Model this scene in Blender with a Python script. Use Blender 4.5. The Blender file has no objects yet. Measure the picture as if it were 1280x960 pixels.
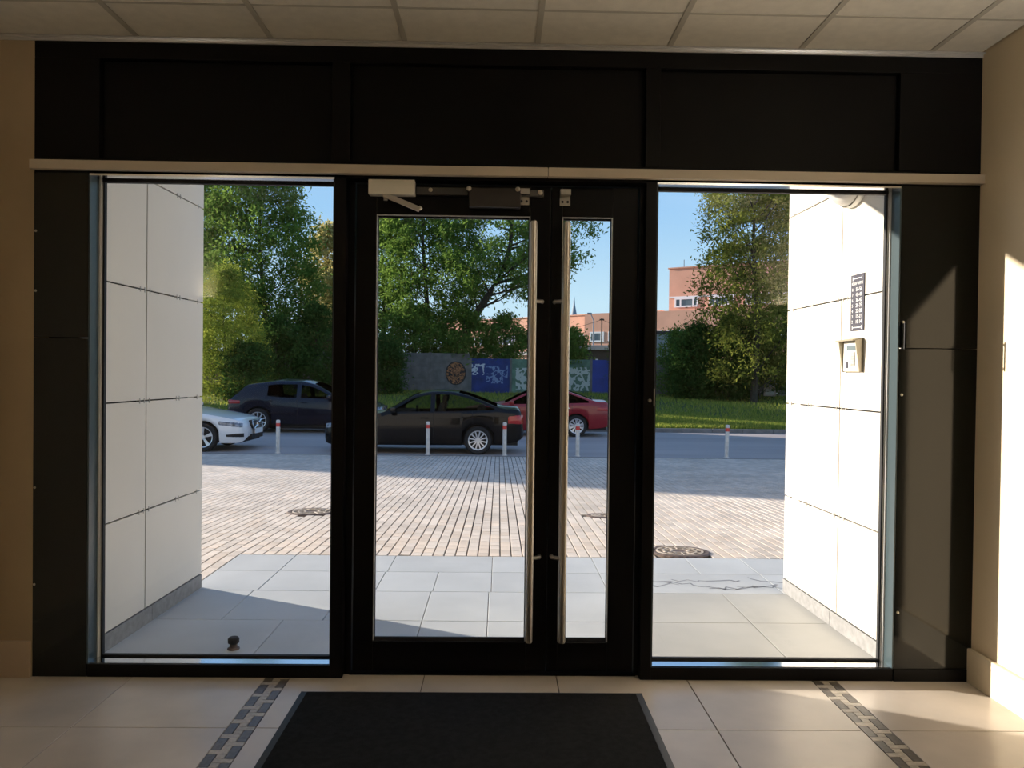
import bpy, bmesh, math, random
import numpy as np
from mathutils import Vector, Matrix
PI = math.pi
random.seed(7)
rng = np.random.default_rng(7)
S = bpy.context.scene
COL = S.collection

# ------------------------------------------------------------------ camera
cd = bpy.data.cameras.new('camera'); cam = bpy.data.objects.new('camera', cd); COL.objects.link(cam)
cd.sensor_width = 36.0; cd.lens = 980.0 / 1280.0 * 36.0; cd.clip_start = 0.05; cd.clip_end = 2000
YAW, PITCH, ROLL = 0.0164, 0.0127, 0.0120
cam.matrix_world = (Matrix.Translation((0, -3.578, 1.3995)) @ Matrix.Rotation(-YAW, 4, 'Z')
                    @ Matrix.Rotation(PI / 2 - PITCH, 4, 'X') @ Matrix.Rotation(ROLL, 4, 'Z'))
S.camera = cam
# ------------------------------------------------------------------ sky, sun, exposure
SUN_EL, SUN_H = math.radians(14.0), Vector((-.890, .456, 0))
w = bpy.data.worlds.new('world'); S.world = w; w.use_nodes = True
nt = w.node_tree; nt.nodes.clear()
o_ = nt.nodes.new('ShaderNodeOutputWorld'); bg = nt.nodes.new('ShaderNodeBackground')
# clear evening sky: pale at the horizon, deeper blue overhead (elevation ramp, the same all round)
tcw = nt.nodes.new('ShaderNodeTexCoord'); sep = nt.nodes.new('ShaderNodeSeparateXYZ'); ramp = nt.nodes.new('ShaderNodeValToRGB')
nt.links.new(tcw.outputs['Generated'], sep.inputs[0]); nt.links.new(sep.outputs['Z'], ramp.inputs[0])
er = ramp.color_ramp.elements
er[0].position = 0.0; er[0].color = (.66, .86, .97, 1); er[1].position = 1.0; er[1].color = (.15, .29, .58, 1)
for p_, c_ in ((.09, (.58, .83, .98, 1)), (.20, (.36, .64, .95, 1)), (.45, (.25, .45, .80, 1))):
    e_ = er.new(p_); e_.color = c_
bg.inputs['Strength'].default_value = 1.0
nt.links.new(ramp.outputs[0], bg.inputs[0]); nt.links.new(bg.outputs[0], o_.inputs[0])
sd = bpy.data.lights.new('sun', 'SUN'); sd.energy = 11.0; sd.angle = math.radians(0.53); sd.color = (1.0, .89, .75)
sun = bpy.data.objects.new('sun', sd); COL.objects.link(sun)
sdir = (SUN_H.normalized() * math.cos(SUN_EL) + Vector((0, 0, math.sin(SUN_EL))))
sun.rotation_euler = sdir.to_track_quat('Z', 'Y').to_euler(); sun.location = (-20, 12, 20)
S.view_settings.view_transform = 'Standard'; S.view_settings.look = 'None'
S.view_settings.exposure = 0.0; S.view_settings.gamma = 1.0; S.view_settings.use_curve_mapping = False

# ------------------------------------------------------------------ materials
def mat(name, col, rough=.6, metal=0.0, spec=.5, noise=0.0, nscale=8.0, bump=0.0, bscale=60.0, coat=0.0, tint=False, detail=4.0, col2=None, stretch=None):
    m = bpy.data.materials.new(name); m.use_nodes = True
    n = m.node_tree.nodes; l = m.node_tree.links; b = n['Principled BSDF']
    b.inputs['Base Color'].default_value = (*col, 1); b.inputs['Roughness'].default_value = rough
    b.inputs['Metallic'].default_value = metal; b.inputs['Specular IOR Level'].default_value = spec
    if coat: b.inputs['Coat Weight'].default_value = coat; b.inputs['Coat Roughness'].default_value = .04
    tc = n.new('ShaderNodeTexCoord')
    vec = tc.outputs['Object']
    if stretch:
        mp = n.new('ShaderNodeMapping'); mp.inputs['Scale'].default_value = stretch; l.new(vec, mp.inputs[0]); vec = mp.outputs[0]
    out = None
    if noise or col2:
        nz = n.new('ShaderNodeTexNoise'); nz.inputs['Scale'].default_value = nscale; nz.inputs['Detail'].default_value = detail
        l.new(vec, nz.inputs['Vector'])
        rmp = n.new('ShaderNodeValToRGB'); l.new(nz.outputs['Fac'], rmp.inputs[0])
        c2 = col2 if col2 else tuple(min(1, c * (1 + noise)) for c in col)
        c1 = col if col2 else tuple(c * (1 - noise) for c in col)
        rmp.color_ramp.elements[0].position = .35; rmp.color_ramp.elements[1].position = .65
        rmp.color_ramp.elements[0].color = (*c1, 1); rmp.color_ramp.elements[1].color = (*c2, 1)
        out = rmp.outputs[0]
    if tint:
        at = n.new('ShaderNodeAttribute'); at.attribute_name = 'tint'
        mx = n.new('ShaderNodeMix'); mx.data_type = 'RGBA'; mx.blend_type = 'MULTIPLY'; mx.inputs['Factor'].default_value = 1
        if out: l.new(out, mx.inputs['A'])
        else: mx.inputs['A'].default_value = (*col, 1)
        l.new(at.outputs['Color'], mx.inputs['B']); out = mx.outputs['Result']
    if out: l.new(out, b.inputs['Base Color'])
    if bump:
        nb = n.new('ShaderNodeTexNoise'); nb.inputs['Scale'].default_value = bscale; nb.inputs['Detail'].default_value = 3
        l.new(vec, nb.inputs['Vector'])
        bp = n.new('ShaderNodeBump'); bp.inputs['Strength'].default_value = bump; bp.inputs['Distance'].default_value = .004
        l.new(nb.outputs['Fac'], bp.inputs['Height']); l.new(bp.outputs[0], b.inputs['Normal'])
    return m
def glass(name, tint=(1, 1, 1), ior=1.45, boost=1.0):
    m = bpy.data.materials.new(name); m.use_nodes = True
    n = m.node_tree.nodes; l = m.node_tree.links; n.clear()
    o = n.new('ShaderNodeOutputMaterial'); mx = n.new('ShaderNodeMixShader'); t = n.new('ShaderNodeBsdfTransparent'); g = n.new('ShaderNodeBsdfGlossy')
    fr = n.new('ShaderNodeFresnel'); fr.inputs[0].default_value = ior
    t.inputs[0].default_value = (*tint, 1); g.inputs['Roughness'].default_value = .0; g.inputs[0].default_value = (boost, boost, boost, 1)
    # only the entry face of a pane reflects (a straight-through ray would otherwise meet total reflection at the exit face)
    ge = n.new('ShaderNodeNewGeometry'); mu = n.new('ShaderNodeMath'); mu.operation = 'SUBTRACT'; mu.use_clamp = True
    l.new(fr.outputs[0], mu.inputs[0]); l.new(ge.outputs['Backfacing'], mu.inputs[1])
    l.new(mu.outputs[0], mx.inputs[0]); l.new(t.outputs[0], mx.inputs[1]); l.new(g.outputs[0], mx.inputs[2]); l.new(mx.outputs[0], o.inputs[0])
    return m
def leafmat(name, a, b, trans=.45):
    m = bpy.data.materials.new(name); m.use_nodes = True
    n = m.node_tree.nodes; l = m.node_tree.links; n.clear()
    o = n.new('ShaderNodeOutputMaterial'); mx = n.new('ShaderNodeMixShader'); d = n.new('ShaderNodeBsdfDiffuse'); t = n.new('ShaderNodeBsdfTranslucent')
    at = n.new('ShaderNodeAttribute'); at.attribute_name = 'tint'
    mc = n.new('ShaderNodeMix'); mc.data_type = 'RGBA'; mc.inputs['A'].default_value = (*a, 1); mc.inputs['B'].default_value = (*b, 1)
    l.new(at.outputs['Fac'], mc.inputs['Factor'])
    for s in (d, t): l.new(mc.outputs['Result'], s.inputs[0])
    mx.inputs[0].default_value = trans
    l.new(d.outputs[0], mx.inputs[1]); l.new(t.outputs[0], mx.inputs[2]); l.new(mx.outputs[0], o.inputs[0])
    return m
MT = {
 'blackpanel': mat('black_laminate', (.0035, .0033, .0034), .5, spec=.12, noise=.2, nscale=3),
 'blackgloss': mat('black_gloss_panel', (.002, .0035, .003), .09, spec=.42),
 'blackmetal': mat('dark_frame_metal', (.0018, .0018, .0026), .38, spec=.16),
 'frame_edge': mat('polished_aluminium', (.72, .74, .76), .10, metal=1.0),
 'jamb_paint': mat('teal_grey_frame_paint', (.050, .075, .085), .3, spec=.6),
 'bead': mat('glazing_bead', (.62, .62, .62), .3, metal=.6),
 'white_bead': mat('white_glazing_bead', (.78, .79, .80), .35),
 'gasket': mat('black_gasket', (.006, .006, .008), .7),
 'steel': mat('brushed_steel', (.55, .53, .50), .30, metal=1.0, bump=.05, bscale=200),
 'zinc': mat('zinc_plate', (.5, .48, .44), .4, metal=.85),
 'beige_bar': mat('beige_cover_strip', (.56, .49, .40), .4),
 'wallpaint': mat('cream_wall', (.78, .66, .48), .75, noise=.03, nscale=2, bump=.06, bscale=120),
 'wall_dimmed': mat('cream_wall_dimmed', (.38, .29, .185), .7, noise=.05, nscale=3),  # the cream wall darkened, low light on the front pier put into its colour
 'skirting': mat('cream_skirting_tile', (.74, .65, .50), .35, noise=.05, nscale=5),
 'ceil_tile': mat('ceiling_tile', (.72, .68, .60), .9, noise=.04, nscale=20, bump=.3, bscale=300),
 'tbar': mat('ceiling_grid', (.46, .43, .37), .6),
 'ftile': mat('beige_floor_tile', (.59, .53, .47), .26, noise=.10, nscale=2.2, spec=.5, tint=True),
 'grout': mat('floor_grout', (.13, .11, .09), .9),
 'mos_d': mat('dark_mosaic', (.11, .095, .08), .35, noise=.25, nscale=60, tint=True),
 'mos_l': mat('light_mosaic', (.46, .41, .34), .35, noise=.15, nscale=60, tint=True),
 'matt': mat('black_mat', (.010, .010, .010), .95, spec=.2, noise=.35, nscale=40, bump=1.0, bscale=400),
 'matedge': mat('mat_rubber', (.008, .009, .010), .55),
 'rev': mat('white_porcelain_panel', (.74, .70, .63), .42, noise=.02, nscale=1.5, spec=.4),
 'joint': mat('dark_joint', (.02, .02, .02), .9),
 'granite': mat('grey_granite', (.24, .24, .24), .6, noise=.15, nscale=25, bump=.1),
 'soffit': mat('soffit_panel', (.75, .74, .72), .6),
 'stone': mat('outside_wall', (.55, .53, .50), .8, noise=.05),
 'slab': mat('grey_paving_slab', (.50, .515, .52), .55, noise=.07, nscale=1.8, tint=True, bump=.08, bscale=90),
 'paver': mat('beige_paver', (.60, .53, .465), .85, noise=.10, nscale=1.2, tint=True, bump=.25, bscale=140),
 'sand': mat('joint_sand', (.10, .08, .065), .95),
 'asphalt': mat('asphalt', (.36, .315, .30), .8, noise=.12, nscale=.6, bump=.2, bscale=80, stretch=(.25, 1.5, 1)),
 'kerb': mat('kerb_stone', (.20, .19, .18), .85, noise=.15, nscale=4),
 'lawn': mat('lawn_soil', (.035, .065, .016), .95, noise=.4, nscale=2),
 'grass': leafmat('grass_blade', (.13, .21, .035), (.42, .42, .09), .4),
 'iron': mat('cast_iron', (.14, .10, .08), .6, metal=.3, noise=.4, nscale=30),
 'concrete': mat('fence_concrete', (.17, .155, .14), .9, noise=.2, nscale=2.5, bump=.2, bscale=20),
 'bluefence': mat('blue_painted_concrete', (.012, .035, .17), .7, noise=.3, nscale=2),
 'greenfence': mat('green_painted_concrete', (.13, .22, .15), .8, noise=.3, nscale=2),
 'blue_box': mat('blue_container_steel', (.02, .05, .30), .6, noise=.2, nscale=1.5),
 'white': mat('white_paint', (.8, .8, .8), .5),
 'white_plastic': mat('white_plastic', (.80, .78, .70), .4),
 'intercom': mat('beige_intercom_metal', (.42, .37, .27), .45, metal=.3),
 'display': mat('intercom_display', (.16, .20, .22), .15),
 'grey_plate': mat('grey_sign_plate', (.055, .055, .075), .5, spec=.2),
 'brick': mat('red_brick', (.74, .39, .27), .9, noise=.08, nscale=.35),
 'sheet': mat('grey_sheet_wall', (.36, .40, .44), .6, noise=.08),
 'win_dark': mat('dark_window', (.09, .12, .14), .08, spec=.8),
 'roofgrey': mat('grey_roof', (.45, .43, .42), .8),
 'bark': mat('bark', (.055, .045, .032), .9, noise=.3, nscale=6),
 'rubber': mat('tyre_rubber', (.012, .012, .013), .75),
 'rim': mat('alloy', (.75, .75, .76), .3, metal=.7),
 'rimback': mat('wheel_shadow_black', (.01, .01, .01), .7),
 'under': mat('car_black_plastic', (.010, .010, .011), .6),
 'seat': mat('dark_upholstery', (.035, .033, .03), .85),
 'chrome': mat('chrome', (.8, .8, .8), .12, metal=1.0),
 'p_black': mat('black_car_paint', (.002, .0022, .003), .16, coat=.22, spec=.2),
 'p_navy': mat('navy_car_paint', (.0025, .004, .013), .2, coat=.4, spec=.25),
 'p_red': mat('red_car_paint', (.27, .005, .010), .28, coat=.45),
 'p_white': mat('white_car_paint', (.78, .79, .80), .28, coat=1.0),
 'lampred': mat('red_lamp_lens', (.42, .015, .012), .12, coat=.6),
 'lampclear': mat('clear_lamp_lens', (.22, .25, .30), .06, metal=.3, noise=.6, nscale=14),
 'bollard_w': mat('bollard_white', (.62, .60, .57), .55, noise=.12, nscale=12),
 'bollard_r': mat('bollard_red', (.60, .05, .04), .5),
 'spire': mat('spire_slate', (.22, .27, .33), .6),
 'orange': None,
}
G_PANE = glass('window_glass')
G_CAR = glass('car_glass', (.66, .70, .66), 2.0)
G_CARD = glass('car_tinted_glass', (.13, .13, .12), 1.9)
LEAF = {
 'mid': leafmat('leaf_mid_green', (.085, .16, .035), (.20, .31, .06)),
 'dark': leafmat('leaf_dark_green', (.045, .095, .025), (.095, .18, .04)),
 'yellow': leafmat('leaf_yellow_green', (.13, .19, .03), (.36, .40, .07)),
 'tan': leafmat('leaf_pale_olive', (.32, .28, .09), (.60, .52, .22)),
 'olive': leafmat('leaf_olive_green', (.09, .13, .025), (.30, .31, .06)),
}
def graffiti_mat(name, a, b, scale, thr=.08):
    m = bpy.data.materials.new(name); m.use_nodes = True
    n = m.node_tree.nodes; l = m.node_tree.links; p = n['Principled BSDF']; p.inputs['Roughness'].default_value = .7
    tc = n.new('ShaderNodeTexCoord'); v = n.new('ShaderNodeTexVoronoi'); v.feature = 'DISTANCE_TO_EDGE'; v.inputs['Scale'].default_value = scale
    nz = n.new('ShaderNodeTexNoise'); nz.inputs['Scale'].default_value = 2.2
    ad = n.new('ShaderNodeVectorMath'); ad.operation = 'ADD'
    l.new(tc.outputs['Object'], nz.inputs['Vector']); l.new(tc.outputs['Object'], ad.inputs[0]); l.new(nz.outputs['Color'], ad.inputs[1])
    l.new(ad.outputs[0], v.inputs['Vector'])
    r = n.new('ShaderNodeValToRGB'); r.color_ramp.interpolation = 'CONSTANT'
    r.color_ramp.elements[0].color = (*a, 1); r.color_ramp.elements[1].position = thr; r.color_ramp.elements[1].color = (*b, 1)
    l.new(v.outputs['Distance'], r.inputs[0]); l.new(r.outputs[0], p.inputs['Base Color'])
    return m
MT['orange'] = graffiti_mat('orange_graffiti', (.02, .012, .01), (.42, .17, .06), 5.5, .09)
MT['tagwhite'] = graffiti_mat('white_tag_on_blue', (.55, .58, .62), (.012, .035, .17), 2.6, .10)
MT['tagwhite2'] = graffiti_mat('white_tag_on_green', (.50, .52, .46), (.10, .17, .11), 1.9, .14)
MT['tagblue'] = graffiti_mat('pale_tag_on_blue', (.20, .28, .45), (.012, .035, .17), 2.2, .08)
MT['poster'] = graffiti_mat('teal_poster_print', (.05, .10, .17), (.16, .26, .32), 2.0, .12)

# ------------------------------------------------------------------ mesh helpers
class MB:
    def __init__(s): s.v = []; s.f = []; s.t = []; s.cur = (1, 1, 1)
    def add(s, vs, fs):
        b = len(s.v); s.v += [tuple(p) for p in vs]
        for f in fs: s.f.append([b + i for i in f]); s.t.append(s.cur)
        return s
    def box(s, x0, x1, y0, y1, z0, z1, ch=0.0):
        if ch:   # chamfered top (all faces kept)
            c = ch
            vs = [(x0, y0, z0), (x1, y0, z0), (x1, y1, z0), (x0, y1, z0), (x0, y0, z1 - c), (x1, y0, z1 - c), (x1, y1, z1 - c), (x0, y1, z1 - c),
                  (x0 + c, y0 + c, z1), (x1 - c, y0 + c, z1), (x1 - c, y1 - c, z1), (x0 + c, y1 - c, z1)]
            return s.add(vs, [(3, 2, 1, 0), (0, 1, 5, 4), (1, 2, 6, 5), (2, 3, 7, 6), (3, 0, 4, 7), (4, 5, 9, 8), (5, 6, 10, 9), (6, 7, 11, 10), (7, 4, 8, 11), (8, 9, 10, 11)])
        vs = [(x0, y0, z0), (x1, y0, z0), (x1, y1, z0), (x0, y1, z0), (x0, y0, z1), (x1, y0, z1), (x1, y1, z1), (x0, y1, z1)]
        return s.add(vs, [(3, 2, 1, 0), (4, 5, 6, 7), (0, 1, 5, 4), (1, 2, 6, 5), (2, 3, 7, 6), (3, 0, 4, 7)])
    def bbox(s, x0, x1, y0, y1, z0, z1, r=.004):
        # box with all edges bevelled
        bm = bmesh.new(); bmesh.ops.create_cube(bm, size=1)
        for v in bm.verts: v.co = Vector((x0 + (v.co.x + .5) * (x1 - x0), y0 + (v.co.y + .5) * (y1 - y0), z0 + (v.co.z + .5) * (z1 - z0)))
        bmesh.ops.bevel(bm, geom=bm.edges[:], offset=r, segments=2, affect='EDGES', profile=.6)
        bm.verts.index_update(); s.add([v.co.copy() for v in bm.verts], [[v.index for v in f.verts] for f in bm.faces]); bm.free(); return s
    def tube(s, pts, rad, n=10, cap=True):
        pts = [Vector(p) for p in pts]; rads = rad if isinstance(rad, (list, tuple)) else [rad] * len(pts)
        vs = []; fs = []
        for i, p in enumerate(pts):
            d = (pts[min(i + 1, len(pts) - 1)] - pts[max(i - 1, 0)]).normalized()
            a = Vector((0, 0, 1)) if abs(d.z) < .9 else Vector((1, 0, 0))
            u = d.cross(a).normalized(); q = d.cross(u)
            for k in range(n):
                t = 2 * PI * k / n; vs.append(p + (u * math.cos(t) + q * math.sin(t)) * rads[i])
        for i in range(len(pts) - 1):
            for k in range(n):
                k2 = (k + 1) % n; fs.append((i * n + k, i * n + k2, (i + 1) * n + k2, (i + 1) * n + k))
        if cap: fs.append(tuple(range(n - 1, -1, -1))); fs.append(tuple((len(pts) - 1) * n + k for k in range(n)))
        return s.add(vs, fs)
    def lathe(s, prof, n=24, axis='Z', c=(0, 0, 0), a0=0, a1=2 * PI):
        # prof: (r, h) pairs
        vs = []; full = abs(a1 - a0 - 2 * PI) < 1e-6; m = n if full else n + 1
        for r, h in prof:
            for k in range(m):
                t = a0 + (a1 - a0) * k / n; a, b = r * math.cos(t), r * math.sin(t)
                p = (a, b, h) if axis == 'Z' else ((a, h, b) if axis == 'Y' else (h, a, b))
                vs.append((p[0] + c[0], p[1] + c[1], p[2] + c[2]))
        fs = []
        for i in range(len(prof) - 1):
            for k in range(n):
                k2 = (k + 1) % m; fs.append((i * m + k, i * m + k2, (i + 1) * m + k2, (i + 1) * m + k))
        return s.add(vs, fs)
    def xf(s, M):
        s.v = [tuple(M @ Vector(p)) for p in s.v]; return s
    def mesh(s, name, smooth=False, recalc=True):
        me = bpy.data.meshes.new(name); me.from_pydata(s.v, [], s.f)
        if any(t != (1, 1, 1) for t in s.t):
            at = me.attributes.new('tint', 'FLOAT_COLOR', 'FACE')
            at.data.foreach_set('color', np.array([(*t, 1) for t in s.t], dtype=np.float32).ravel())
        elif s.tinted:
            at = me.attributes.new('tint', 'FLOAT_COLOR', 'FACE'); at.data.foreach_set('color', np.ones(len(s.f) * 4, dtype=np.float32))
        me.update()
        if recalc:
            bm = bmesh.new(); bm.from_mesh(me); bmesh.ops.recalc_face_normals(bm, faces=bm.faces); bm.to_mesh(me); bm.free()
        if smooth:
            me.polygons.foreach_set('use_smooth', [True] * len(me.polygons))
            try: me.set_sharp_from_angle(angle=math.radians(38))
            except Exception: pass
        return me
    tinted = True
    def build(s, name, m, parent=None, smooth=False, loc=None, rotz=0, recalc=True, **props):
        me = s.mesh(name, smooth, recalc); me.materials.append(MT[m] if isinstance(m, str) else m)
        return link(name, me, parent, loc, rotz, **props)
def link(name, me, parent=None, loc=None, rotz=0, **props):
    o = bpy.data.objects.new(name, me); COL.objects.link(o)
    if parent is not None: o.parent = parent
    if loc is not None: o.location = loc
    if rotz: o.rotation_euler = (0, 0, rotz)
    for k, v in props.items(): o[k] = v
    return o
def thing(name, label, cat, loc=(0, 0, 0), rotz=0, group=None):
    o = bpy.data.objects.new(name, None); COL.objects.link(o); o.location = loc; o.rotation_euler = (0, 0, rotz)
    o.empty_display_size = .1
    o['label'] = label; o['category'] = cat
    if group: o['group'] = group
    return o
def sroot(name, loc=(0, 0, 0), rotz=0):
    o = bpy.data.objects.new(name, None); COL.objects.link(o); o.location = loc; o.rotation_euler = (0, 0, rotz); o['kind'] = 'structure'
    return o
def struct(name, mb, m, parent=None, **k): return mb.build(name, m, parent, **({'kind': 'structure'} if parent is None else {}), **k)
def B(*a, **k): return MB().box(*a, **k)
def BB(*a, **k): return MB().bbox(*a, **k)
def text(name, body, size, m, parent, M, ext=.0006, align='CENTER'):
    c = bpy.data.curves.new(name, 'FONT'); c.body = body; c.size = size; c.extrude = ext; c.align_x = align; c.align_y = 'CENTER'; c.resolution_u = 3
    t = bpy.data.objects.new(name, c); COL.objects.link(t)
    dg = bpy.context.evaluated_depsgraph_get(); me = bpy.data.meshes.new_from_object(t.evaluated_get(dg)); bpy.data.objects.remove(t)
    me.materials.clear(); me.materials.append(MT[m]); me.transform(M)
    return link(name, me, parent)

def gz(y): return 0.0 if y < 2.42 else (-.0391 * (y - 2.42) if y < 13.93 else -.45)

# ================================================================== THE ROOM
XL, XR, H = -2.105, 2.20, 2.893
BACK = -6.5
# floor
fl = struct('floor', B(-2.4, 2.25, BACK, .13, -.14, -.004), 'grout')
colsx = [(-2.26, -1.657), (-1.653, -1.052), (-.938, -.332), (-.328, .278), (.282, .878), (.882, 1.458), (1.572, 2.2)]
y = .125; rows = []
rows.append((-.503, .125))
yy = -.507
while yy > BACK: rows.append((max(BACK, yy - .604), yy)); yy -= .608
for (y0, y1) in rows:
    for (x0, x1) in colsx:
        m = MB(); k = random.uniform(.93, 1.05); m.cur = (k, k, k * random.uniform(.97, 1.0))
        m.box(x0, x1, y0, y1, -.012, 0, ch=.0012).build('tile', 'ftile', fl)
for (x0, nm) in ((-1.05, 'l'), (1.46, 'r')):
    p = .128; n_u = 10
    for k in range(n_u):
        y0 = .05 - (k + 1) * p
        def pc(a, b, c, d, mm):
            m = MB(); t = random.uniform(.85, 1.12); m.cur = (t, t, t)
            m.box(x0 + a, x0 + b, y0 + c, y0 + d, -.012, 0, ch=.0008).build('mosaic_piece', mm, fl)
        pc(.001, .072, .001, .031, 'mos_l'); pc(.038, .109, .065, .095, 'mos_l')
        pc(.001, .036, .033, .127, 'mos_d'); pc(.039, .071, .033, .063, 'mos_l'); pc(.039, .071, .097, .127, 'mos_l')
        pc(.074, .109, -.030, .063, 'mos_d')
# ceiling
ce = struct('ceiling', B(-2.4, 2.35, BACK, .13, H + .02, H + .2), 'tbar')
xs = [-2.26] + [-1.644 + .6 * k for k in range(7)] + [2.2]
ys = [0.0, -.335]
while ys[-1] - .6 > BACK: ys.append(ys[-1] - .6)
ys.append(BACK)
for j in range(len(ys) - 1):
    for i in range(len(xs) - 1):
        B(xs[i] + .008, xs[i + 1] - .008, ys[j + 1] + .005, ys[j] - .005, H + .004, H + .016).build('ceiling_tile', 'ceil_tile', ce)
for x in xs[1:-1]: B(x - .012, x + .012, BACK, 0, H, H + .02).build('grid_bar', 'tbar', ce)
for yv in ys[1:-1]: B(-2.26, 2.2, yv - .007, yv + .007, H + .002, H + .019).build('grid_bar', 'tbar', ce)
struct('trim_3', B(-2.26, 2.2, -.02, .0, H - .006, H).box(-2.26, 2.2, -.004, 0, H - .02, H), 'bead')
# walls
struct('wall_right', B(2.2, 2.35, BACK, .13, -.1, H + .2), 'wallpaint')
struct('baseboard_right', B(2.18, 2.2, BACK, 0, 0, .157, ch=.003), 'skirting')
struct('wall_left', B(-2.42, -2.26, BACK, .13, -.1, H + .2), 'wallpaint')
struct('wall_front', B(-2.26, XL, 0, .13, 0, H), 'wall_dimmed')
struct('baseboard_front', B(-2.26, XL - .004, -.015, 0, 0, .165, ch=.003), mat('skirting_tile_dimmed', (.46, .36, .27), .4))  # skirting colour darkened to carry the low light on the pier
struct('baseboard_left', B(-2.26, -2.242, BACK, -.016, 0, .165, ch=.003), 'skirting')
struct('wall_back', B(-2.42, 2.35, BACK - .15, BACK, -.1, H + .2), 'wallpaint')

# unseen uplighters added on the side walls as fill light for the lobby
def fill_lamp(name, x, y, sx, watts):
    t = thing('fill_uplighter', name, 'lamp', (x, y, 1.85))
    MB().add([(0, -.14, -.10), (sx * .10, -.10, -.10), (sx * .10, .10, -.10), (0, .14, -.10), (0, -.17, .10), (sx * .17, -.13, .10), (sx * .17, .13, .10), (0, .17, .10)],
             [(0, 1, 2, 3), (0, 1, 5, 4), (1, 2, 6, 5), (2, 3, 7, 6), (3, 0, 4, 7)]).build('fill_lamp_shade', 'white_plastic', t)
    ld = bpy.data.lights.new('fill_light', 'AREA'); ld.shape = 'RECTANGLE'; ld.size = .13; ld.size_y = .24; ld.energy = watts; ld.color = (1, .92, .80)
    lo = bpy.data.objects.new('fill_light', ld); COL.objects.link(lo); lo.parent = t; lo.location = (sx * .08, 0, .06); lo.rotation_euler = (PI, 0, 0)
fill_lamp('added fill uplighter on the right lobby wall, unseen behind the view', 2.2, -2.3, -1, 40)
fill_lamp('added fill uplighter on the left lobby wall, unseen behind the view', -2.26, -2.3, 1, 8)

# ---- dark fascia over the doors
fa = sroot('wall_front_fascia')
def fpart(name, *a, m='blackpanel', r=.0025): return BB(*a, r=r).build(name, m, fa)
fpart('fascia_rail', XL, XR, .0, .13, 2.80, H - .02)
fpart('fascia_rail', XL, XR, .0, .13, 2.28, 2.352)
fpart('fascia_post', XL, -1.815, .0, .13, 2.352, 2.80)
fpart('fascia_post', -.772, -.688, .0, .13, 2.352, 2.80)
fpart('fascia_post', .655, .722, .0, .13, 2.352, 2.80)
fpart('fascia_post', 1.822, XR, .0, .13, 2.352, 2.80)
for a, b in ((-1.815, -.772), (-.688, .655), (.722, 1.822)): fpart('fascia_panel', a, b, .035, .12, 2.352, 2.80)
# beige cover strip in two lengths
struct('trim_1', BB(XL - .003, .2085, -.035, .0, 2.292, 2.333, r=.002), 'beige_bar')
struct('trim_2', BB(.2115, XR, -.035, .0, 2.292, 2.333, r=.002), 'beige_bar')

# ---- black panels beside the side windows
pl = sroot('wall_panel_left')
BB(XL, -1.862, 0, .10, 0, 1.538, r=.002).build('panel', 'blackgloss', pl)
BB(XL, -1.862, 0, .10, 1.541, 2.285, r=.002).build('panel', 'blackgloss', pl)
pr = sroot('wall_panel_right')
BB(1.838, XR, 0, .10, .058, 1.538, r=.002).build('panel', 'blackgloss', pr)
BB(1.838, XR, 0, .10, 1.541, 2.285, r=.002).build('panel', 'blackgloss', pr)
BB(1.838, XR, -.002, .10, 0, .057, r=.002).build('plinth_strip', 'blackmetal', pr)
lt = MB().tube([(1.853, -.02, 1.66), (1.853, -.02, 1.535)], .005, 8).tube([(1.853, -.02, 1.65), (1.853, 0, 1.65)], .004, 8).tube([(1.853, -.02, 1.545), (1.853, 0, 1.545)], .004, 8)
lt.build('latch_pull', 'blackmetal', pr, smooth=True)
for z in (1.66, 1.325, .32): MB().lathe([(0, -.004), (.006, -.003), (.007, 0)], 10, 'Y', (1.853, 0, z)).build('screw', 'zinc', pr, smooth=True)
for z in (2.02, 1.75, .86, .42): MB().lathe([(0, -.004), (.005, -.003), (.006, 0)], 10, 'Y', (XL + .008, 0, z)).build('screw', 'zinc', pl, smooth=True)

# ---- side windows
def side_window(name, x0, x1, glass_left_edge, glass_right_edge):
    r = sroot(name)
    # bottom rail, its top ledge carries the bead
    BB(x0, x1, 0, .125, 0, .058, r=.0015).build('bottom_rail', 'blackmetal', r)
    B(x0, x1, .012, .092, .058, .0605).build('sill_ledge', 'frame_edge', r)
    # jamb returns
    B(x0 - .004, x0 + .003, .002, .125, .058, 2.30).build('jamb', 'jamb_paint', r)
    B(x1 - .003, x1 + .004, .002, .125, .058, 2.30).build('jamb', 'jamb_paint', r)
    B(x0, x1, .0, .125, 2.2735, 2.315).build('head_rail', 'frame_edge', r)
    for a, b in ((x0 + .003, x0 + .010), (x1 - .010, x1 - .003)): B(a, b, .080, .10, .0605, 2.2735).build('glazing_bead', 'white_bead', r)
    for a, b in ((x0 + .010, x0 + .016), (x1 - .016, x1 - .010)): B(a, b, .092, .10, .0605, 2.2735).build('glazing_bead', 'bead', r)
    for a, b in ((x0 + .016, x0 + .024), (x1 - .024, x1 - .016)): B(a, b, .09, .112, .06, 2.268).build('gasket', 'gasket', r)
    B(x0 + .016, x1 - .016, .086, .112, 2.264, 2.2735).build('gasket', 'gasket', r)
    B(x0 + .016, x1 - .016, .09, .112, .0605, .069).build('gasket', 'gasket', r)
    B(x0 + .018, x1 - .018, .099, .105, .064, 2.267).build('pane', G_PANE, r)
    return r
side_window('window_1', -1.858, -.757, 0, 0)
side_window('window_2', .712, 1.834, 0, 0)
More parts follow.
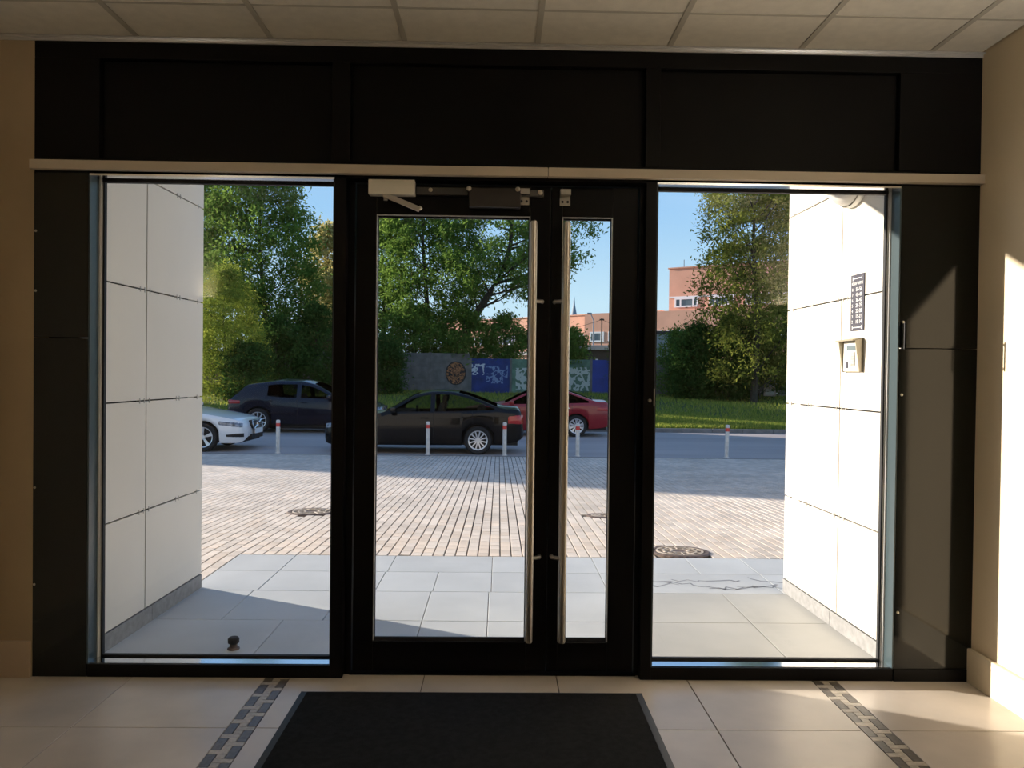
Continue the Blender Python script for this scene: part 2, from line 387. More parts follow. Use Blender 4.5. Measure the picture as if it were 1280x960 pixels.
# ---- mullions and door frame
df = sroot('trim_4')
BB(-.757, -.703, 0, .125, 0, 2.30, r=.002).build('mullion', 'blackmetal', df)
BB(.662, .712, 0, .125, 0, 2.30, r=.002).build('mullion', 'blackmetal', df)
BB(-.703, -.672, .05, .125, 0, 2.30, r=.002).build('door_jamb', 'blackmetal', df)
BB(.640, .662, .05, .125, 0, 2.30, r=.002).build('door_jamb', 'blackmetal', df)
BB(-.672, .640, .05, .125, 2.272, 2.31, r=.002).build('door_head', 'blackmetal', df)
BB(-.68, .65, .04, .13, 0, .010, r=.002).build('threshold', 'blackmetal', df)
def leaf(name, x0, x1, gx0, gx1, hx, sx, zt=2.128, zb=.153):
    r = sroot(name)
    y0, y1 = .062, .118
    BB(x0, gx0, y0, y1, .014, 2.268, r=.003).build('stile', 'blackmetal', r)
    BB(gx1, x1, y0, y1, .014, 2.268, r=.003).build('stile', 'blackmetal', r)
    BB(gx0, gx1, y0, y1, .014, zb - .004, r=.003).build('bottom_rail', 'blackmetal', r)
    BB(gx0, gx1, y0, y1, zt + .003, 2.268, r=.003).build('top_rail', 'blackmetal', r)
    B(gx0, gx1, .066, .086, zb - .004, zb - .001).build('sill_ledge', 'frame_edge', r)
    B(gx0, gx1, .066, .086, zt, zt + .003).build('head_ledge', 'bead', r)
    for a, b in ((gx0, gx0 + .004), (gx1 - .004, gx1)): B(a, b, .064, .09, zb, zt).build('glazing_bead', 'bead', r)
    g = MB()
    for a, b in ((gx0, gx0 + .007), (gx1 - .007, gx1)): g.box(a, b, .086, .098, zb, zt)
    g.box(gx0, gx1, .086, .098, zb - .001, zb + .009).box(gx0, gx1, .086, .098, zt - .008, zt); g.build('gasket', 'gasket', r)
    B(gx0 + .002, gx1 - .002, .089, .095, zb, zt - .001).build('pane', G_PANE, r)
    hb = MB().tube([(hx, .0, .176), (hx, .0, 2.09)], .0165, 16); h = hb.build('pull_handle', 'steel', r, smooth=True)
    for z in (1.735, .555): MB().tube([(hx, .0, z), (sx, .03, z), (sx, .064, z)], .009, 10).build('standoff', 'zinc', h, smooth=True)
    MB().tube([(hx, .0, .169), (hx, .0, .176)], .014, 14).tube([(hx, .0, 2.09), (hx, .0, 2.097)], .014, 14).build('end_cap', 'zinc', h, smooth=True)
    return r
d1 = leaf('door_1', -.668, .2305, -.575, .136, .150, .195)
B(.222, .2345, .100, .119, .014, 2.268).build('meeting_strip', 'gasket', d1)
d2 = leaf('door_2', .2350, .637, .285, .519, .302, .252)
for dd, x in ((d1, .105), (d2, .295)):
    B(x - .024, x + .024, .02, .062, 2.225, 2.25).box(x - .024, x + .024, .054, .062, 2.182, 2.225).build('latch_plate', 'zinc', dd)
    m = MB()
    for s in (-.012, .012): m.lathe([(0, .0525), (.006, .0525), (.006, .054)], 10, 'Y', (x + s, 0, 2.198))
    m.build('plate_hole', 'gasket', dd)
# keyhole and small lock on the right mullion
MB().box(.708, .7125, -.004, .03, 1.26, 1.34).build('lock_strip', 'zinc', df)
MB().lathe([(0, -.008), (.008, -.007), (.009, 0)], 12, 'Y', (.69, 0, 1.285)).build('lock_cylinder', 'steel', df, smooth=True)
# ---- door closer and lock hardware
dc = thing('door_closer', 'beige box door closer with silver arm above the wider glass door', 'door closer', (-.50, .062, 2.245))
BB(-.106, .105, -.055, 0, -.034, .034, r=.004).build('closer_body', 'white_plastic', dc)
MB().tube([(-.03, -.03, -.034), (-.03, -.03, -.058)], .010, 12).build('spindle', 'zinc', dc, smooth=True)
MB().bbox(-.012, .012, -.005, .005, -.09, .09, r=.003).xf(Matrix.Translation((.045, -.045, -.066)) @ Matrix.Rotation(math.radians(112), 4, 'Y')).build('closer_arm', 'steel', dc)
MB().tube([(.125, -.045, -.098), (.135, -.045, -.088)], .009, 10).build('arm_joint', 'zinc', dc, smooth=True)
sr = thing('slide_rail', 'slim dark grey rail between the beige closer box and the dark lock box', 'rail', (-.27, .062, 2.235))
BB(-.12, .118, -.03, 0, -.017, .017, r=.003).build('rail_body', mat('grey_rail', (.05, .05, .05), .45), sr)
MB().lathe([(0, -.036), (.009, -.034), (.010, -.03)], 12, 'Y', (-.055, 0, .004)).build('screw', 'zinc', sr, smooth=True)
ml = thing('magnetic_lock', 'dark brown magnetic lock box with round screws above the glass doors', 'door lock', (-.03, .062, 2.205))
BB(-.118, .118, -.05, 0, -.044, .045, r=.004).build('lock_box', mat('brown_box', (.022, .018, .016), .5), ml)
for x in (-.118, .105): MB().lathe([(0, -.058), (.011, -.055), (.012, -.048)], 12, 'Y', (x, 0, .038)).build('screw', 'zinc', ml, smooth=True)
BB(.125, .225, -.028, 0, .012, .042, r=.003).build('lock_bracket', mat('grey_bracket', (.10, .10, .10), .4), ml)
MB().lathe([(0, -.036), (.011, -.034), (.012, -.028)], 12, 'Y', (.208, 0, .03)).build('screw', 'zinc', ml, smooth=True)

# ---- mat
mt = thing('entrance_mat', 'large black ribbed entrance mat lying before the glass doors', 'mat', (-.103, -1.05, 0))
em = MB(); a, b, c, d = -.747, .747, -.95, .90
em.add([(a, c, 0), (b, c, 0), (b, d, 0), (a, d, 0), (a + .03, c + .03, .009), (b - .03, c + .03, .009), (b - .03, d - .03, .009), (a + .03, d - .03, .009)],
       [(0, 1, 5, 4), (1, 2, 6, 5), (2, 3, 7, 6), (3, 0, 4, 7), (3, 2, 1, 0), (4, 5, 6, 7)]).build('mat_border', 'matedge', mt)
B(a + .032, b - .032, c + .032, d - .032, .0085, .012, ch=.002).build('mat_pile', 'matt', mt)

# ================================================================== THE PORTAL OUTSIDE
AL, AR = -math.atan(.02414), math.atan(.02128)
XL0, XR0 = -1.9440 + .11 * .02414, 1.9036 - .11 * .02128
zj = [.089, .632, 1.231, 1.832, 2.433, 2.86]
def reveal(name, x0, ang, side):
    # side +1: the face looks to +x (left wall), local face plane x=0, y along the wall from .11 to 1.5
    L = 1.388
    r = sroot(name, (x0, .11, 0), ang)
    def bx(a, b, *r_): return (a, b, *r_) if side > 0 else (-b, -a, *r_)
    B(*bx(-.16, -.022, 0, L - .012, 0, 2.86)).build('backing', 'joint', r)
    for i in range(5):
        for (ya, yb) in ((0, .619), (.627, L)):
            BB(*bx(-.014, 0, ya + (.002 if ya else 0), yb, zj[i] + .004, zj[i + 1] - .004), r=.0012).build('wall_panel', 'rev', r)
    for (ya, yb) in ((0, .70), (.703, L + .0)): BB(*bx(-.02, .004, ya, yb, 0, .086), r=.0015).build('plinth_stone', 'granite', r)
    for i in range(1, 5):
        for yv in (.55, .60, .66, 1.0, 1.04, 1.30):
            B(*bx(-.016, .0025, yv - .004, yv + .004, zj[i] - .014, zj[i] + .014)).build('panel_clip', 'zinc', r)
    return r
reveal('wall_portal_left', XL0, AL, 1)
reveal('wall_portal_right', XR0, AR, -1)
struct('ceiling_portal', B(-2.1, 2.1, .135, 1.50, 2.862, 3.1), 'soffit')
# outer facade of this building and its roof
struct('wall_facade_left', B(-9, -1.925, 1.30, 1.498, 0, 2.86).box(-2.43, -2.10, .135, 1.30, -.1, 2.86), 'stone')
struct('wall_facade_right', B(1.888, 12, 1.30, 1.498, 0, 2.86).box(2.08, 2.43, .135, 1.30, -.1, 2.86), 'stone')
struct('wall_facade_upper', B(-9, 12, 1.30, 1.52, 3.1, 9.0), 'stone')
struct('ceiling_upper', B(-2.6, 2.6, BACK - .3, 1.30, 3.13, 3.4), 'stone')
# wall lamp, sign and intercom on the right portal wall
def xr(y): return 1.9036 - .02128 * y
lp = thing('wall_lamp', 'round white bulkhead lamp high on the white portal wall', 'lamp', (xr(.60), .60, 2.50), AR)
MB().lathe([(0.0, 0), (.185, 0), (.19, -.02), (.185, -.035)], 32, 'X').build('lamp_base', 'white_plastic', lp, smooth=True)
MB().lathe([(.178, -.035), (.172, -.07), (.145, -.105), (.09, -.13), (0, -.138)], 32, 'X').build('lamp_cover', mat('opal_plastic', (.62, .60, .56), .35), lp, smooth=True)
RX = Matrix(((0, 0, -1, 0), (-1, 0, 0, 0), (0, 1, 0, 0), (0, 0, 0, 1)))   # text x -> -Y, y -> Z, z -> -X
sg = thing('sign', 'narrow grey plate of flat numbers above the intercom', 'sign', (xr(.541), .541, 1.80), AR)
B(-.005, 0, -.073, .073, -.149, .149).build('plate', 'grey_plate', sg)
T = lambda y, z: Matrix.Translation((-.0052, y, z)) @ RX
text('title', 'КВАРТИРЫ', .022, 'white', sg, T(0, .100))
for i, (a, b) in enumerate((('8', '50-56'), ('7', '43-49'), ('6', '36-42'), ('5', '29-35'), ('4', '22-28'), ('3', '15-21'), ('2', '10-14'))):
    z = .069 - i * .0285
    text('floor_number', a, .024, 'white', sg, T(.052, z)); text('flat_range', b, .029, 'white', sg, T(-.018, z))
for z in (.128, -.132):
    fr = B(-.0062, -.005, -.052, .052, z - .002, z + .002)
    for y_ in (-.05, .05): fr.box(-.0062, -.005, y_ - .002, y_ + .002, z - .010, z + .010)
    fr.build('plate_border', 'white', sg)
ic = thing('intercom', 'beige metal entry intercom under a hood below the flat number sign', 'intercom', (xr(.57), .57, 1.522), AR)
W2, H2 = .10, .090
ih = MB()   # hood: back plate, two wedge cheeks and a sloping roof
ih.box(-.012, 0, -W2, W2, -H2, H2)
for s in (-1, 1):
    a, b = s * W2, s * (W2 - .008)
    ih.add([(0, a, -H2), (0, a, H2), (-.046, a, H2 - .008), (-.022, a, -H2), (0, b, -H2), (0, b, H2), (-.046, b, H2 - .008), (-.022, b, -H2)],
           [(0, 1, 2, 3), (7, 6, 5, 4), (0, 3, 7, 4), (3, 2, 6, 7), (2, 1, 5, 6), (1, 0, 4, 5)])
ih.add([(0, -W2, H2), (-.062, -W2, H2 - .010), (-.062, W2, H2 - .010), (0, W2, H2), (0, -W2, H2 - .006), (-.060, -W2, H2 - .017), (-.060, W2, H2 - .017), (0, W2, H2 - .006)],
       [(0, 1, 2, 3), (7, 6, 5, 4), (0, 4, 5, 1), (1, 5, 6, 2), (2, 6, 7, 3)])
ih.build('hood', 'intercom', ic)
BB(-.020, -.012, -W2 + .012, W2 - .012, -H2 + .004, H2 - .020, r=.003).build('face_plate', 'white_plastic', ic)
B(-.0225, -.020, -.065, .045, .026, .050).build('display', 'display', ic)
kp = B(-.022, -.020, -.050, .0, -.058, .016).build('keypad', mat('keypad_grey', (.32, .31, .28), .5), ic)
for i in range(5):
    for j in range(3): BB(-.025, -.022, -.047 + j * .0155, -.034 + j * .0155, -.050 + i * .0142, -.039 + i * .0142, r=.001).build('key', 'zinc', kp)
B(-.0225, -.020, .030, .056, -.070, -.034).build('key_reader', 'grey_plate', ic)

# ================================================================== GROUND OUTSIDE
pv = struct('floor_portal', B(-1.962, 2.7, .13, 2.42, -.2, -.010), 'sand')
def slabs(y0, y1, xs_):
    for a, b in zip(xs_[:-1], xs_[1:]):
        m = MB(); k = random.uniform(.94, 1.04); m.cur = (k * .78, k * .755, k * .71) if (a > .6 and y1 < 1.5) else (k * .99, k, k * 1.01)   # the inner slabs at right are tinted darker and browner
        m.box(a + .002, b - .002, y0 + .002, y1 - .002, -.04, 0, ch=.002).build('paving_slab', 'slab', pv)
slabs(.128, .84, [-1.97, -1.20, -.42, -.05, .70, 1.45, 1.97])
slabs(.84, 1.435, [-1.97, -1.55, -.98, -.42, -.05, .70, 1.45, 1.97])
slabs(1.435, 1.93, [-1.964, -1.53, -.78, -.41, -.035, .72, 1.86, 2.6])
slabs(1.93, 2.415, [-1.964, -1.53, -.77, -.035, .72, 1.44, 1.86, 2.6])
# dark tar squiggles on the right-hand slabs
tar = MB()
def squig(x0, y0, x1, y1, n):
    px, py = x0, y0
    for i in range(1, n + 1):
        t = i / n; qx = x0 + (x1 - x0) * t + random.uniform(-.05, .05); qy = y0 + (y1 - y0) * t + random.uniform(-.05, .05)
        d = Vector((qx - px, qy - py, 0)); u = Vector((-d.y, d.x, 0)).normalized() * random.uniform(.004, .010)
        tar.add([(px - u.x, py - u.y, .0008), (qx - u.x, qy - u.y, .0008), (qx + u.x, qy + u.y, .0008), (px + u.x, py + u.y, .0008)], [(0, 1, 2, 3)]); px, py = qx, qy
squig(1.02, 1.72, 1.62, 1.55, 10); squig(1.05, 1.62, 1.2, 1.68, 5); squig(1.6, 1.6, 2.05, 1.58, 9); squig(1.75, 1.85, 2.05, 1.66, 7); squig(1.4, 1.55, 1.9, 1.62, 9); squig(1.2, 1.78, 1.7, 1.74, 9)
tar.build('tar_squiggle', mat('tar_stain', (.20, .21, .23), .7), pv, recalc=False)
# pavers on the slope
SL = -.0391; SA = math.atan(SL)
pvr = struct('pavement', MB().add([(-14, 1.5, -.012), (-1.966, 1.5, -.012), (-1.966, 2.42, -.012), (14, 2.42, -.012), (14, 14.0, -.012 + SL * 11.58), (-14, 14.0, -.012 + SL * 11.58), (-14, 2.42, -.012)],
      [(0, 1, 2, 6), (6, 2, 3, 4, 5)]), 'sand')
pw, plen, gap = .0865, .172, .006
def tintc():
    k = random.uniform(.84, 1.08); r = random.random()
    return (k * (1.04 if r > .82 else 1), k, k * (.96 if r > .82 else 1))
stuffm = MB()
holes = ((-1.97, 4.77, .24), (1.12, 4.67, .16), (1.46, 2.66, .22))
protos = []
for i in range(8):
    m = MB(); m.cur = tintc(); m.box(-pw / 2 + .005, pw / 2 - .005, -plen / 2 + .002, plen / 2 - .002, -.03, 0, ch=.002)
    me = m.mesh('paver'); me.materials.append(MT['paver']); protos.append(me)
nparts = 0
ncol = int(24 / pw)
cand = []
for c in range(ncol):
    x = -1.966 - 116 * pw + (c + .5) * pw
    s = 2.42 - random.random() * plen * .98
    if x < -1.97: s = 1.52 - random.random() * plen * .5
    while s < 13.95:
        yc = s + plen / 2
        y0c, y1c = max(s, 2.425 if x > -1.97 else 1.52), min(s + plen, 13.98)
        if y1c - y0c > .03 and not any((x - h[0]) ** 2 + (yc - h[1]) ** 2 < (h[2] + .03) ** 2 for h in holes): cand.append((x, y0c, y1c))
        s += plen
def vis_ok(x, y): return abs(x + .0) < (y + 3.578) * .335 + .02 and not (x < -.60 and False)
near = sorted([q for q in cand if vis_ok(q[0], q[1]) and q[1] > 2.3], key=lambda q: (q[1] + q[2]))[:298]
ns = set(near)
for q in cand:
    x, y0c, y1c = q
    yc = (y0c + y1c) / 2
    if q in ns:
        o = bpy.data.objects.new('paver', random.choice(protos)); COL.objects.link(o); o.parent = pvr
        o.location = (x, yc, SL * max(0, yc - 2.42) + random.uniform(-.001, .001)); o.rotation_euler = (SA, 0, 0); o.scale = (1, (y1c - y0c) / plen, 1)
    else:
        stuffm.cur = tintc()
        g = .002; z0 = SL * max(0, y0c + g - 2.42) + random.uniform(-.001, .001); z1 = SL * max(0, y1c - g - 2.42); xa, xb, ya, yb = x - pw / 2 + .005, x + pw / 2 - .005, y0c + g, y1c - g
        stuffm.add([(xa, ya, z0 - .012), (xb, ya, z0 - .012), (xb, yb, z1 - .012), (xa, yb, z1 - .012), (xa + .002, ya + .002, z0), (xb - .002, ya + .002, z0), (xb - .002, yb - .002, z1), (xa + .002, yb - .002, z1)],
                   [(4, 5, 6, 7), (0, 1, 5, 4), (1, 2, 6, 5), (2, 3, 7, 6), (3, 0, 4, 7)])
stuffm.build('far_paver_field', 'paver', pvr, recalc=False, kind='stuff')
# manhole covers
def manhole(x, y, r, lab):
    t = thing('manhole_cover', lab, 'manhole cover', (x, y, gz(y) - .004)); t.rotation_euler = (SA, 0, 0); t['group'] = 'manhole covers in the paving'
    MB().lathe([(r, .0), (r, .014), (r + .03, .014), (r + .045, .004), (r + .045, -.03)], 36).build('rim_ring', 'iron', t)
    c = MB().lathe([(0, .010), (r - .004, .010), (r - .004, -.02)], 36)
    c.build('cover_plate', 'iron', t)
    rb = MB()
    for rr in (.35, .65, .9): rb.lathe([(r * rr - .008, .010), (r * rr - .008, .016), (r * rr + .008, .016), (r * rr + .008, .010)], 32)
    for k in range(12):
        a = k * PI / 6; rb.tube([(r * .4 * math.cos(a), r * .4 * math.sin(a), .012), (r * .88 * math.cos(a), r * .88 * math.sin(a), .012)], .006, 5)
    rb.build('raised_pattern', mat('worn_iron', (.42, .36, .30), .6), t)
manhole(-1.97, 4.77, .22, 'iron manhole cover in the paving seen through the left side window')
manhole(1.12, 4.67, .14, 'small iron manhole cover in the paving seen through the narrow door')
manhole(1.46, 2.66, .20, 'rusty manhole cover touching the grey slabs before the right window')
# road, kerb, lawn
struct('road', B(-70, 70, 14.0, 22.0, -.7, -.45).box(-70, -14, 1.5, 14.0, -.9, -.46).box(14, 70, 1.5, 14, -.9, -.46), 'asphalt')
struct('trim_5', B(-14, 14, 13.93, 14.02, -.6, -.446), 'kerb')
kb = sroot('kerb')
for k in range(44): BB(-22 + k * 1.0 + .004, -21 + k * 1.0 - .004, 21.95, 22.12, -.55, -.32, r=.012).build('kerb_stone', 'kerb', kb)
lw = MB(); nx, ny = 60, 30
vs = []
def lz(x, y): return -.335 + .0277 * (y - 22) + .05 * math.sin(x * .7 + y * .4) * min(1, (y - 22) * .3)
for j in range(ny + 1):
    for i in range(nx + 1):
        x = -60 + 2 * i * 60 / nx; y = 22.1 + (70 - 22.1) * j / ny; vs.append((x, y, lz(x, y)))
lw.add(vs, [(j * (nx + 1) + i, j * (nx + 1) + i + 1, (j + 1) * (nx + 1) + i + 1, (j + 1) * (nx + 1) + i) for j in range(ny) for i in range(nx)])
struct('lawn', lw, 'lawn', smooth=True)
struct('ground_far', B(-400, 400, 70, 900, -1.2, .5), 'lawn')
# unseen block added on the left, outside the view, to cast shade over the road
nb = thing('shade_block', 'unseen grey block added left of the road to shade the road', 'building', (-30, 0, -.45))
def cy(c, x): return (c - .456 * x) / .89
xa, xb = -38.0, -24.0
yA, yB = cy(7.15, xa), cy(21.9, xb)
B(xa + 30, xb + 30, yA, yB, 0, 12.5).build('wall', 'stone', nb)
B(xa + 29.8, xb + 30.0, yA, yB, 12.5, 12.8).build('roof', 'roofgrey', nb)
for k in range(4):
    for q in range(5): B(xb + 30 - .02, xb + 30.04, yA + .7 + q * 1.7, yA + 1.7 + q * 1.7, 1.2 + k * 3, 2.7 + k * 3).build('window', 'win_dark', nb)

# grass blades on the verge
def grass(name, n, x0, x1, y0, y1, h, label, lz_=lz):
    xs_ = rng.uniform(x0, x1, n); ys_ = y0 + (y1 - y0) * rng.random(n) ** 1.4
    zs_ = np.array([lz_(a, b) for a, b in zip(xs_, ys_)]); ang = rng.uniform(0, PI, n); hh = h * rng.uniform(.4, 1.2, n); wd = rng.uniform(.012, .03, n)
    lean = rng.normal(0, .35, (n, 2)) * hh[:, None]
    dx, dy = np.cos(ang) * wd, np.sin(ang) * wd
    V = np.empty((n, 3, 3), np.float32)
    V[:, 0] = np.stack([xs_ - dx, ys_ - dy, zs_ - .01], 1); V[:, 1] = np.stack([xs_ + dx, ys_ + dy, zs_ - .01], 1); V[:, 2] = np.stack([xs_ + lean[:, 0], ys_ + lean[:, 1], zs_ + hh], 1)
    me = tris(name, V.reshape(-1, 3), 3, rng.random(n)); me.materials.append(MT['grass'])
    o = link(name, me); o['kind'] = 'stuff'; o['label'] = label; o['category'] = 'grass'
    return o
def tris(name, V, k, tint):
    n = len(V) // k
    me = bpy.data.meshes.new(name); me.vertices.add(len(V)); me.vertices.foreach_set('co', V.astype(np.float32).ravel())
    me.loops.add(n * k); me.loops.foreach_set('vertex_index', np.arange(n * k, dtype=np.int32))
    me.polygons.add(n); me.polygons.foreach_set('loop_start', np.arange(0, n * k, k, dtype=np.int32)); me.polygons.foreach_set('loop_total', np.full(n, k, dtype=np.int32))
    at = me.attributes.new('tint', 'FLOAT', 'FACE'); at.data.foreach_set('value', tint.astype(np.float32))
    me.update(calc_edges=True); return me
grass('verge_grass', 60000, -16, 16, 22.13, 28, .13, 'short bright grass along the kerb beyond the road')
grass('lawn_grass', 40000, -20, 20, 28.2, 44, .16, 'darker lawn grass between the verge and the fence')

# ---- bollards
def bollard(x, lab, y=14.2):
    t = thing('bollard', lab, 'bollard', (x, y, gz(y) + .0), 0, 'bollards along the paving edge')
    MB().lathe([(.065, .0), (.065, .012), (.05, .016), (.046, .016), (.046, .60)], 16).build('post', 'bollard_w', t, smooth=True)
    MB().lathe([(.0475, .60), (.0475, .68)], 16).build('red_band', 'bollard_r', t, smooth=True)
    MB().lathe([(.046, .68), (.046, .73), (.036, .75), (0, .755)], 16).build('cap', 'bollard_w', t, smooth=True)
    return t
bollard(-4.98, 'white bollard with red band in front of the dark blue car')
bollard(-1.60, 'white bollard with red band in front of the black saloon door')
bollard(.14, 'white bollard with red band at the tail of the black saloon')
bollard(1.80, 'white bollard with red band in front of the red car rear wheel')
b5 = bollard(5.20, 'white bollard standing alone on the empty road edge at right')
b5.rotation_euler = (0, math.radians(1.5), 0)

# ---- door stop
ds = thing('door_stop', 'small dark metal door stop on the slab outside the left window', 'door stop', (-1.32, .37, 0))
MB().lathe([(0, 0), (.030, 0), (.030, .006), (.020, .012), (.018, .026)], 20).build('stop_base', 'iron', ds, smooth=True)
MB().lathe([(.018, .026), (.027, .032), (.028, .052), (.022, .060), (0, .061)], 20).build('rubber_head', 'rubber', ds, smooth=True)

#<cars>
# ================================================================== CARS
def mono(pts):
    xs_ = np.array([p[0] for p in pts], float); ys_ = np.array([p[1] for p in pts], float)
    h = np.diff(xs_); d = np.diff(ys_) / h; m = np.zeros(len(xs_)); m[0] = d[0]; m[-1] = d[-1]
    for i in range(1, len(xs_) - 1):
        m[i] = 0 if d[i - 1] * d[i] <= 0 else 2 * d[i - 1] * d[i] / (d[i - 1] + d[i])
    def f(x):
        x = min(max(x, xs_[0]), xs_[-1]); i = min(int(np.searchsorted(xs_, x, 'right')) - 1, len(h) - 1); t = (x - xs_[i]) / h[i]
        return float((1 + 2 * t) * (1 - t) ** 2 * ys_[i] + t * (1 - t) ** 2 * h[i] * m[i] + t * t * (3 - 2 * t) * ys_[i + 1] + t * t * (t - 1) * h[i] * m[i + 1])
    return f
def make_car(label, loc, rotz, sp):
    t = thing('car', label, 'car', loc, rotz, 'cars parked beyond the bollards')
    L, W = sp['L'], sp['W']; P = MT[sp['paint']]
    zc = mono(sp['top']); zbf = mono(sp['belt']); zsf = mono(sp['sill']); wf = mono(sp['plan'])
    wr, ar = sp['wr'], sp['wr'] + .045
    def zs(x):
        z = zsf(x)
        for xw in sp['wheels']:
            d = abs(x - xw)
            if d < ar: z = max(z, wr + math.sqrt(ar * ar - d * d))
        return z
    marg = sp.get('marg', .075)
    def half(x):
        c = zc(x); zb = min(zbf(x), c - .03); s = min(zs(x), zb - .02); w_ = wf(x) * W / 2
        zr = max(zb + .008, c - sp.get('crown', .05)); g = zr - zb; ins = .40 * g
        zw0 = zb + min(.02, g * .3); zw1 = max(zw0 + .002, zr - marg); zm = (zw0 + zw1) / 2
        def yg(z): tt = min(1, max(0, (z - zb) / max(g, 1e-4))); return w_ * .955 - ins * tt ** 1.15
        pts = [(w_ * .94, s), (w_ * .985, s + (zb - s) * .22), (w_, s + (zb - s) * .55), (w_ * .99, s + (zb - s) * .82), (w_ * .962, zb), (yg(zw0), zw0), (yg(zm), zm), (yg(zw1), zw1)]
        yr = yg(zr) - (.01 if g > .1 else 0); pts.append((yr, zr))
        for q in (.07, .30, .62, 1.0): pts.append((yr * (1 - q), zr + (c - zr) * (1 - (1 - q) ** 2.2)))
        return pts
    st = set(np.linspace(0, L, 64).round(4).tolist()) | {.015, .04, .08, .14, L - .015, L - .04, L - .08, L - .14}
    for xw in sp['wheels']:
        st |= {round(xw + ar * math.cos(a), 4) for a in np.linspace(0, PI, 17)} | {round(xw - ar - .002, 4), round(xw + ar + .002, 4)}
    keys = [sp['cowl'], sp['header'], sp['rear_top'], sp['rear_bot']] + [v for iv in sp['side_win'] for v in iv] + [v for iv in sp['doors'] for v in iv]
    st |= {round(k, 4) for k in keys}
    st = sorted(v for v in st if 0 <= v <= L)
    out = [st[0]]
    for v in st[1:]:
        if v - out[-1] > .0015 or v in keys: out.append(v)
    st = out
    rings = []
    for x in st:
        h = half(x); rings.append([(x, -y_, z_) for y_, z_ in h] + [(x, y_, z_) for y_, z_ in h[-2::-1]])
    V = [p for r_ in rings for p in r_]; nr = 25
    groups = {}
    def inn(x, ivs):
        for k, (a, b) in enumerate(ivs):
            if a - 1e-4 <= x <= b + 1e-4: return k
        return -1
    for i in range(len(st) - 1):
        xm = (st[i] + st[i + 1]) / 2
        for k in range(nr - 1):
            hk = k if k < 12 else 23 - k; side = 0 if k < 12 else 1
            key = ('body',)
            dk = inn(xm, sp['doors']); wk = inn(xm, sp['side_win'])
            if hk in (5, 6) and wk >= 0:
                hgt = rings[i][7][2] - rings[i][5][2] + rings[i + 1][7][2] - rings[i + 1][5][2]
                if hgt > .03: key = ('win', side, wk)
            elif 1 <= hk <= 4 and dk >= 0: key = ('door', side, dk)
            elif hk == 0 and dk >= 0: key = ('body',)
            elif 9 <= hk <= 11:
                if sp['cowl'] < xm < sp['header']: key = ('windshield',)
                elif sp['rear_top'] < xm < sp['rear_bot']: key = ('rear_window',)
            a = i * nr + k; groups.setdefault(key, []).append((a, a + 1, a + nr + 1, a + nr))
    groups[('body',)] += [tuple(range(nr)), tuple((len(st) - 1) * nr + k for k in range(nr - 1, -1, -1))]
    def emit(name, fs, m, par):
        idx = {}; mb = MB()
        for f in fs:
            for v in f:
                if v not in idx: idx[v] = len(idx)
        mb.v = [V[v] for v in idx]; mb.f = [[idx[v] for v in f] for f in fs]; mb.t = [(1, 1, 1)] * len(fs)
        me = bpy.data.meshes.new(name); me.from_pydata(mb.v, [], mb.f); me.update()
        me.polygons.foreach_set('use_smooth', [True] * len(me.polygons)); me.materials.append(MT[m] if isinstance(m, str) else m)
        try: me.set_sharp_from_angle(angle=math.radians(50))
        except Exception: pass
        return link(name, me, par)
    emit('body', groups[('body',)], P, t)
    emit('windshield', groups[('windshield',)], G_CARD, t); emit('rear_window', groups[('rear_window',)], G_CARD, t)
    def ysurf(x, z):
        h = half(x); zz = [p[1] for p in h[:9]]; return float(np.interp(z, zz, [p[0] for p in h[:9]]))
    def patch(name, x0, x1, zb_, zt_, m, par, side=0, off=.006, nx=10, nz=4):
        sg_ = -1 if side == 0 else 1; mb = MB(); vs = []
        for i in range(nx + 1):
            x = x0 + (x1 - x0) * i / nx; a = zb_(x) if callable(zb_) else zb_; b = zt_(x) if callable(zt_) else zt_
            for j in range(nz + 1):
                z = a + (b - a) * j / nz; y_ = ysurf(x, z); edge = i in (0, nx) or j in (0, nz)
                vs.append((x + (off if x > L / 2 else -off) * (0 if abs(x - L / 2) < L * .42 else .8), sg_ * (y_ + (-.004 if edge else off)), z))
        mb.add(vs, [(i * (nz + 1) + j, (i + 1) * (nz + 1) + j, (i + 1) * (nz + 1) + j + 1, i * (nz + 1) + j + 1) for i in range(nx) for j in range(nz)])
        return mb.build(name, m, par, smooth=True)
    for side in (0, 1):
        ds_ = []
        for dk, (a, b) in enumerate(sp['doors']):
            d_ = emit('door', groups[('door', side, dk)], P, t); ds_.append(d_)
            sg_ = -1 if side == 0 else 1
            for xe in ((a, b) if dk == len(sp['doors']) - 1 else (a,)):
                pts = []
                for q in range(9):
                    z = zs(xe) + .05 + (zbf(xe) - zs(xe) - .05) * q / 8; pts.append((xe, sg_ * (ysurf(xe, z) + .0005), z))
                MB().tube(pts, .0045, 4).build('door_gap', 'under', d_)
            xh = b - .16; z = zbf(xh) - .12
            MB().bbox(xh - .09, xh + .09, -.012, .012, -.014, .014, r=.006).xf(Matrix.Translation((0, sg_ * (ysurf(xh, z) + .018), z))).build('door_handle', sp.get('handle', sp['paint']), d_)
        for wk in range(len(sp['side_win'])):
            fs = groups.get(('win', side, wk))
            if fs: emit('window', fs, sp.get('glass', G_CAR), ds_[min(wk, len(ds_) - 1)] if wk < len(ds_) else t)
        # mirror
        xm_, zm_ = sp['mirror']; sg_ = -1 if side == 0 else 1; y_ = ysurf(xm_, zm_)
        mm = MB().bbox(xm_ - .06, xm_ + .07, min(sg_ * (y_ + .03), sg_ * (y_ + .20)), max(sg_ * (y_ + .03), sg_ * (y_ + .20)), zm_ - .02, zm_ + .10, r=.028)
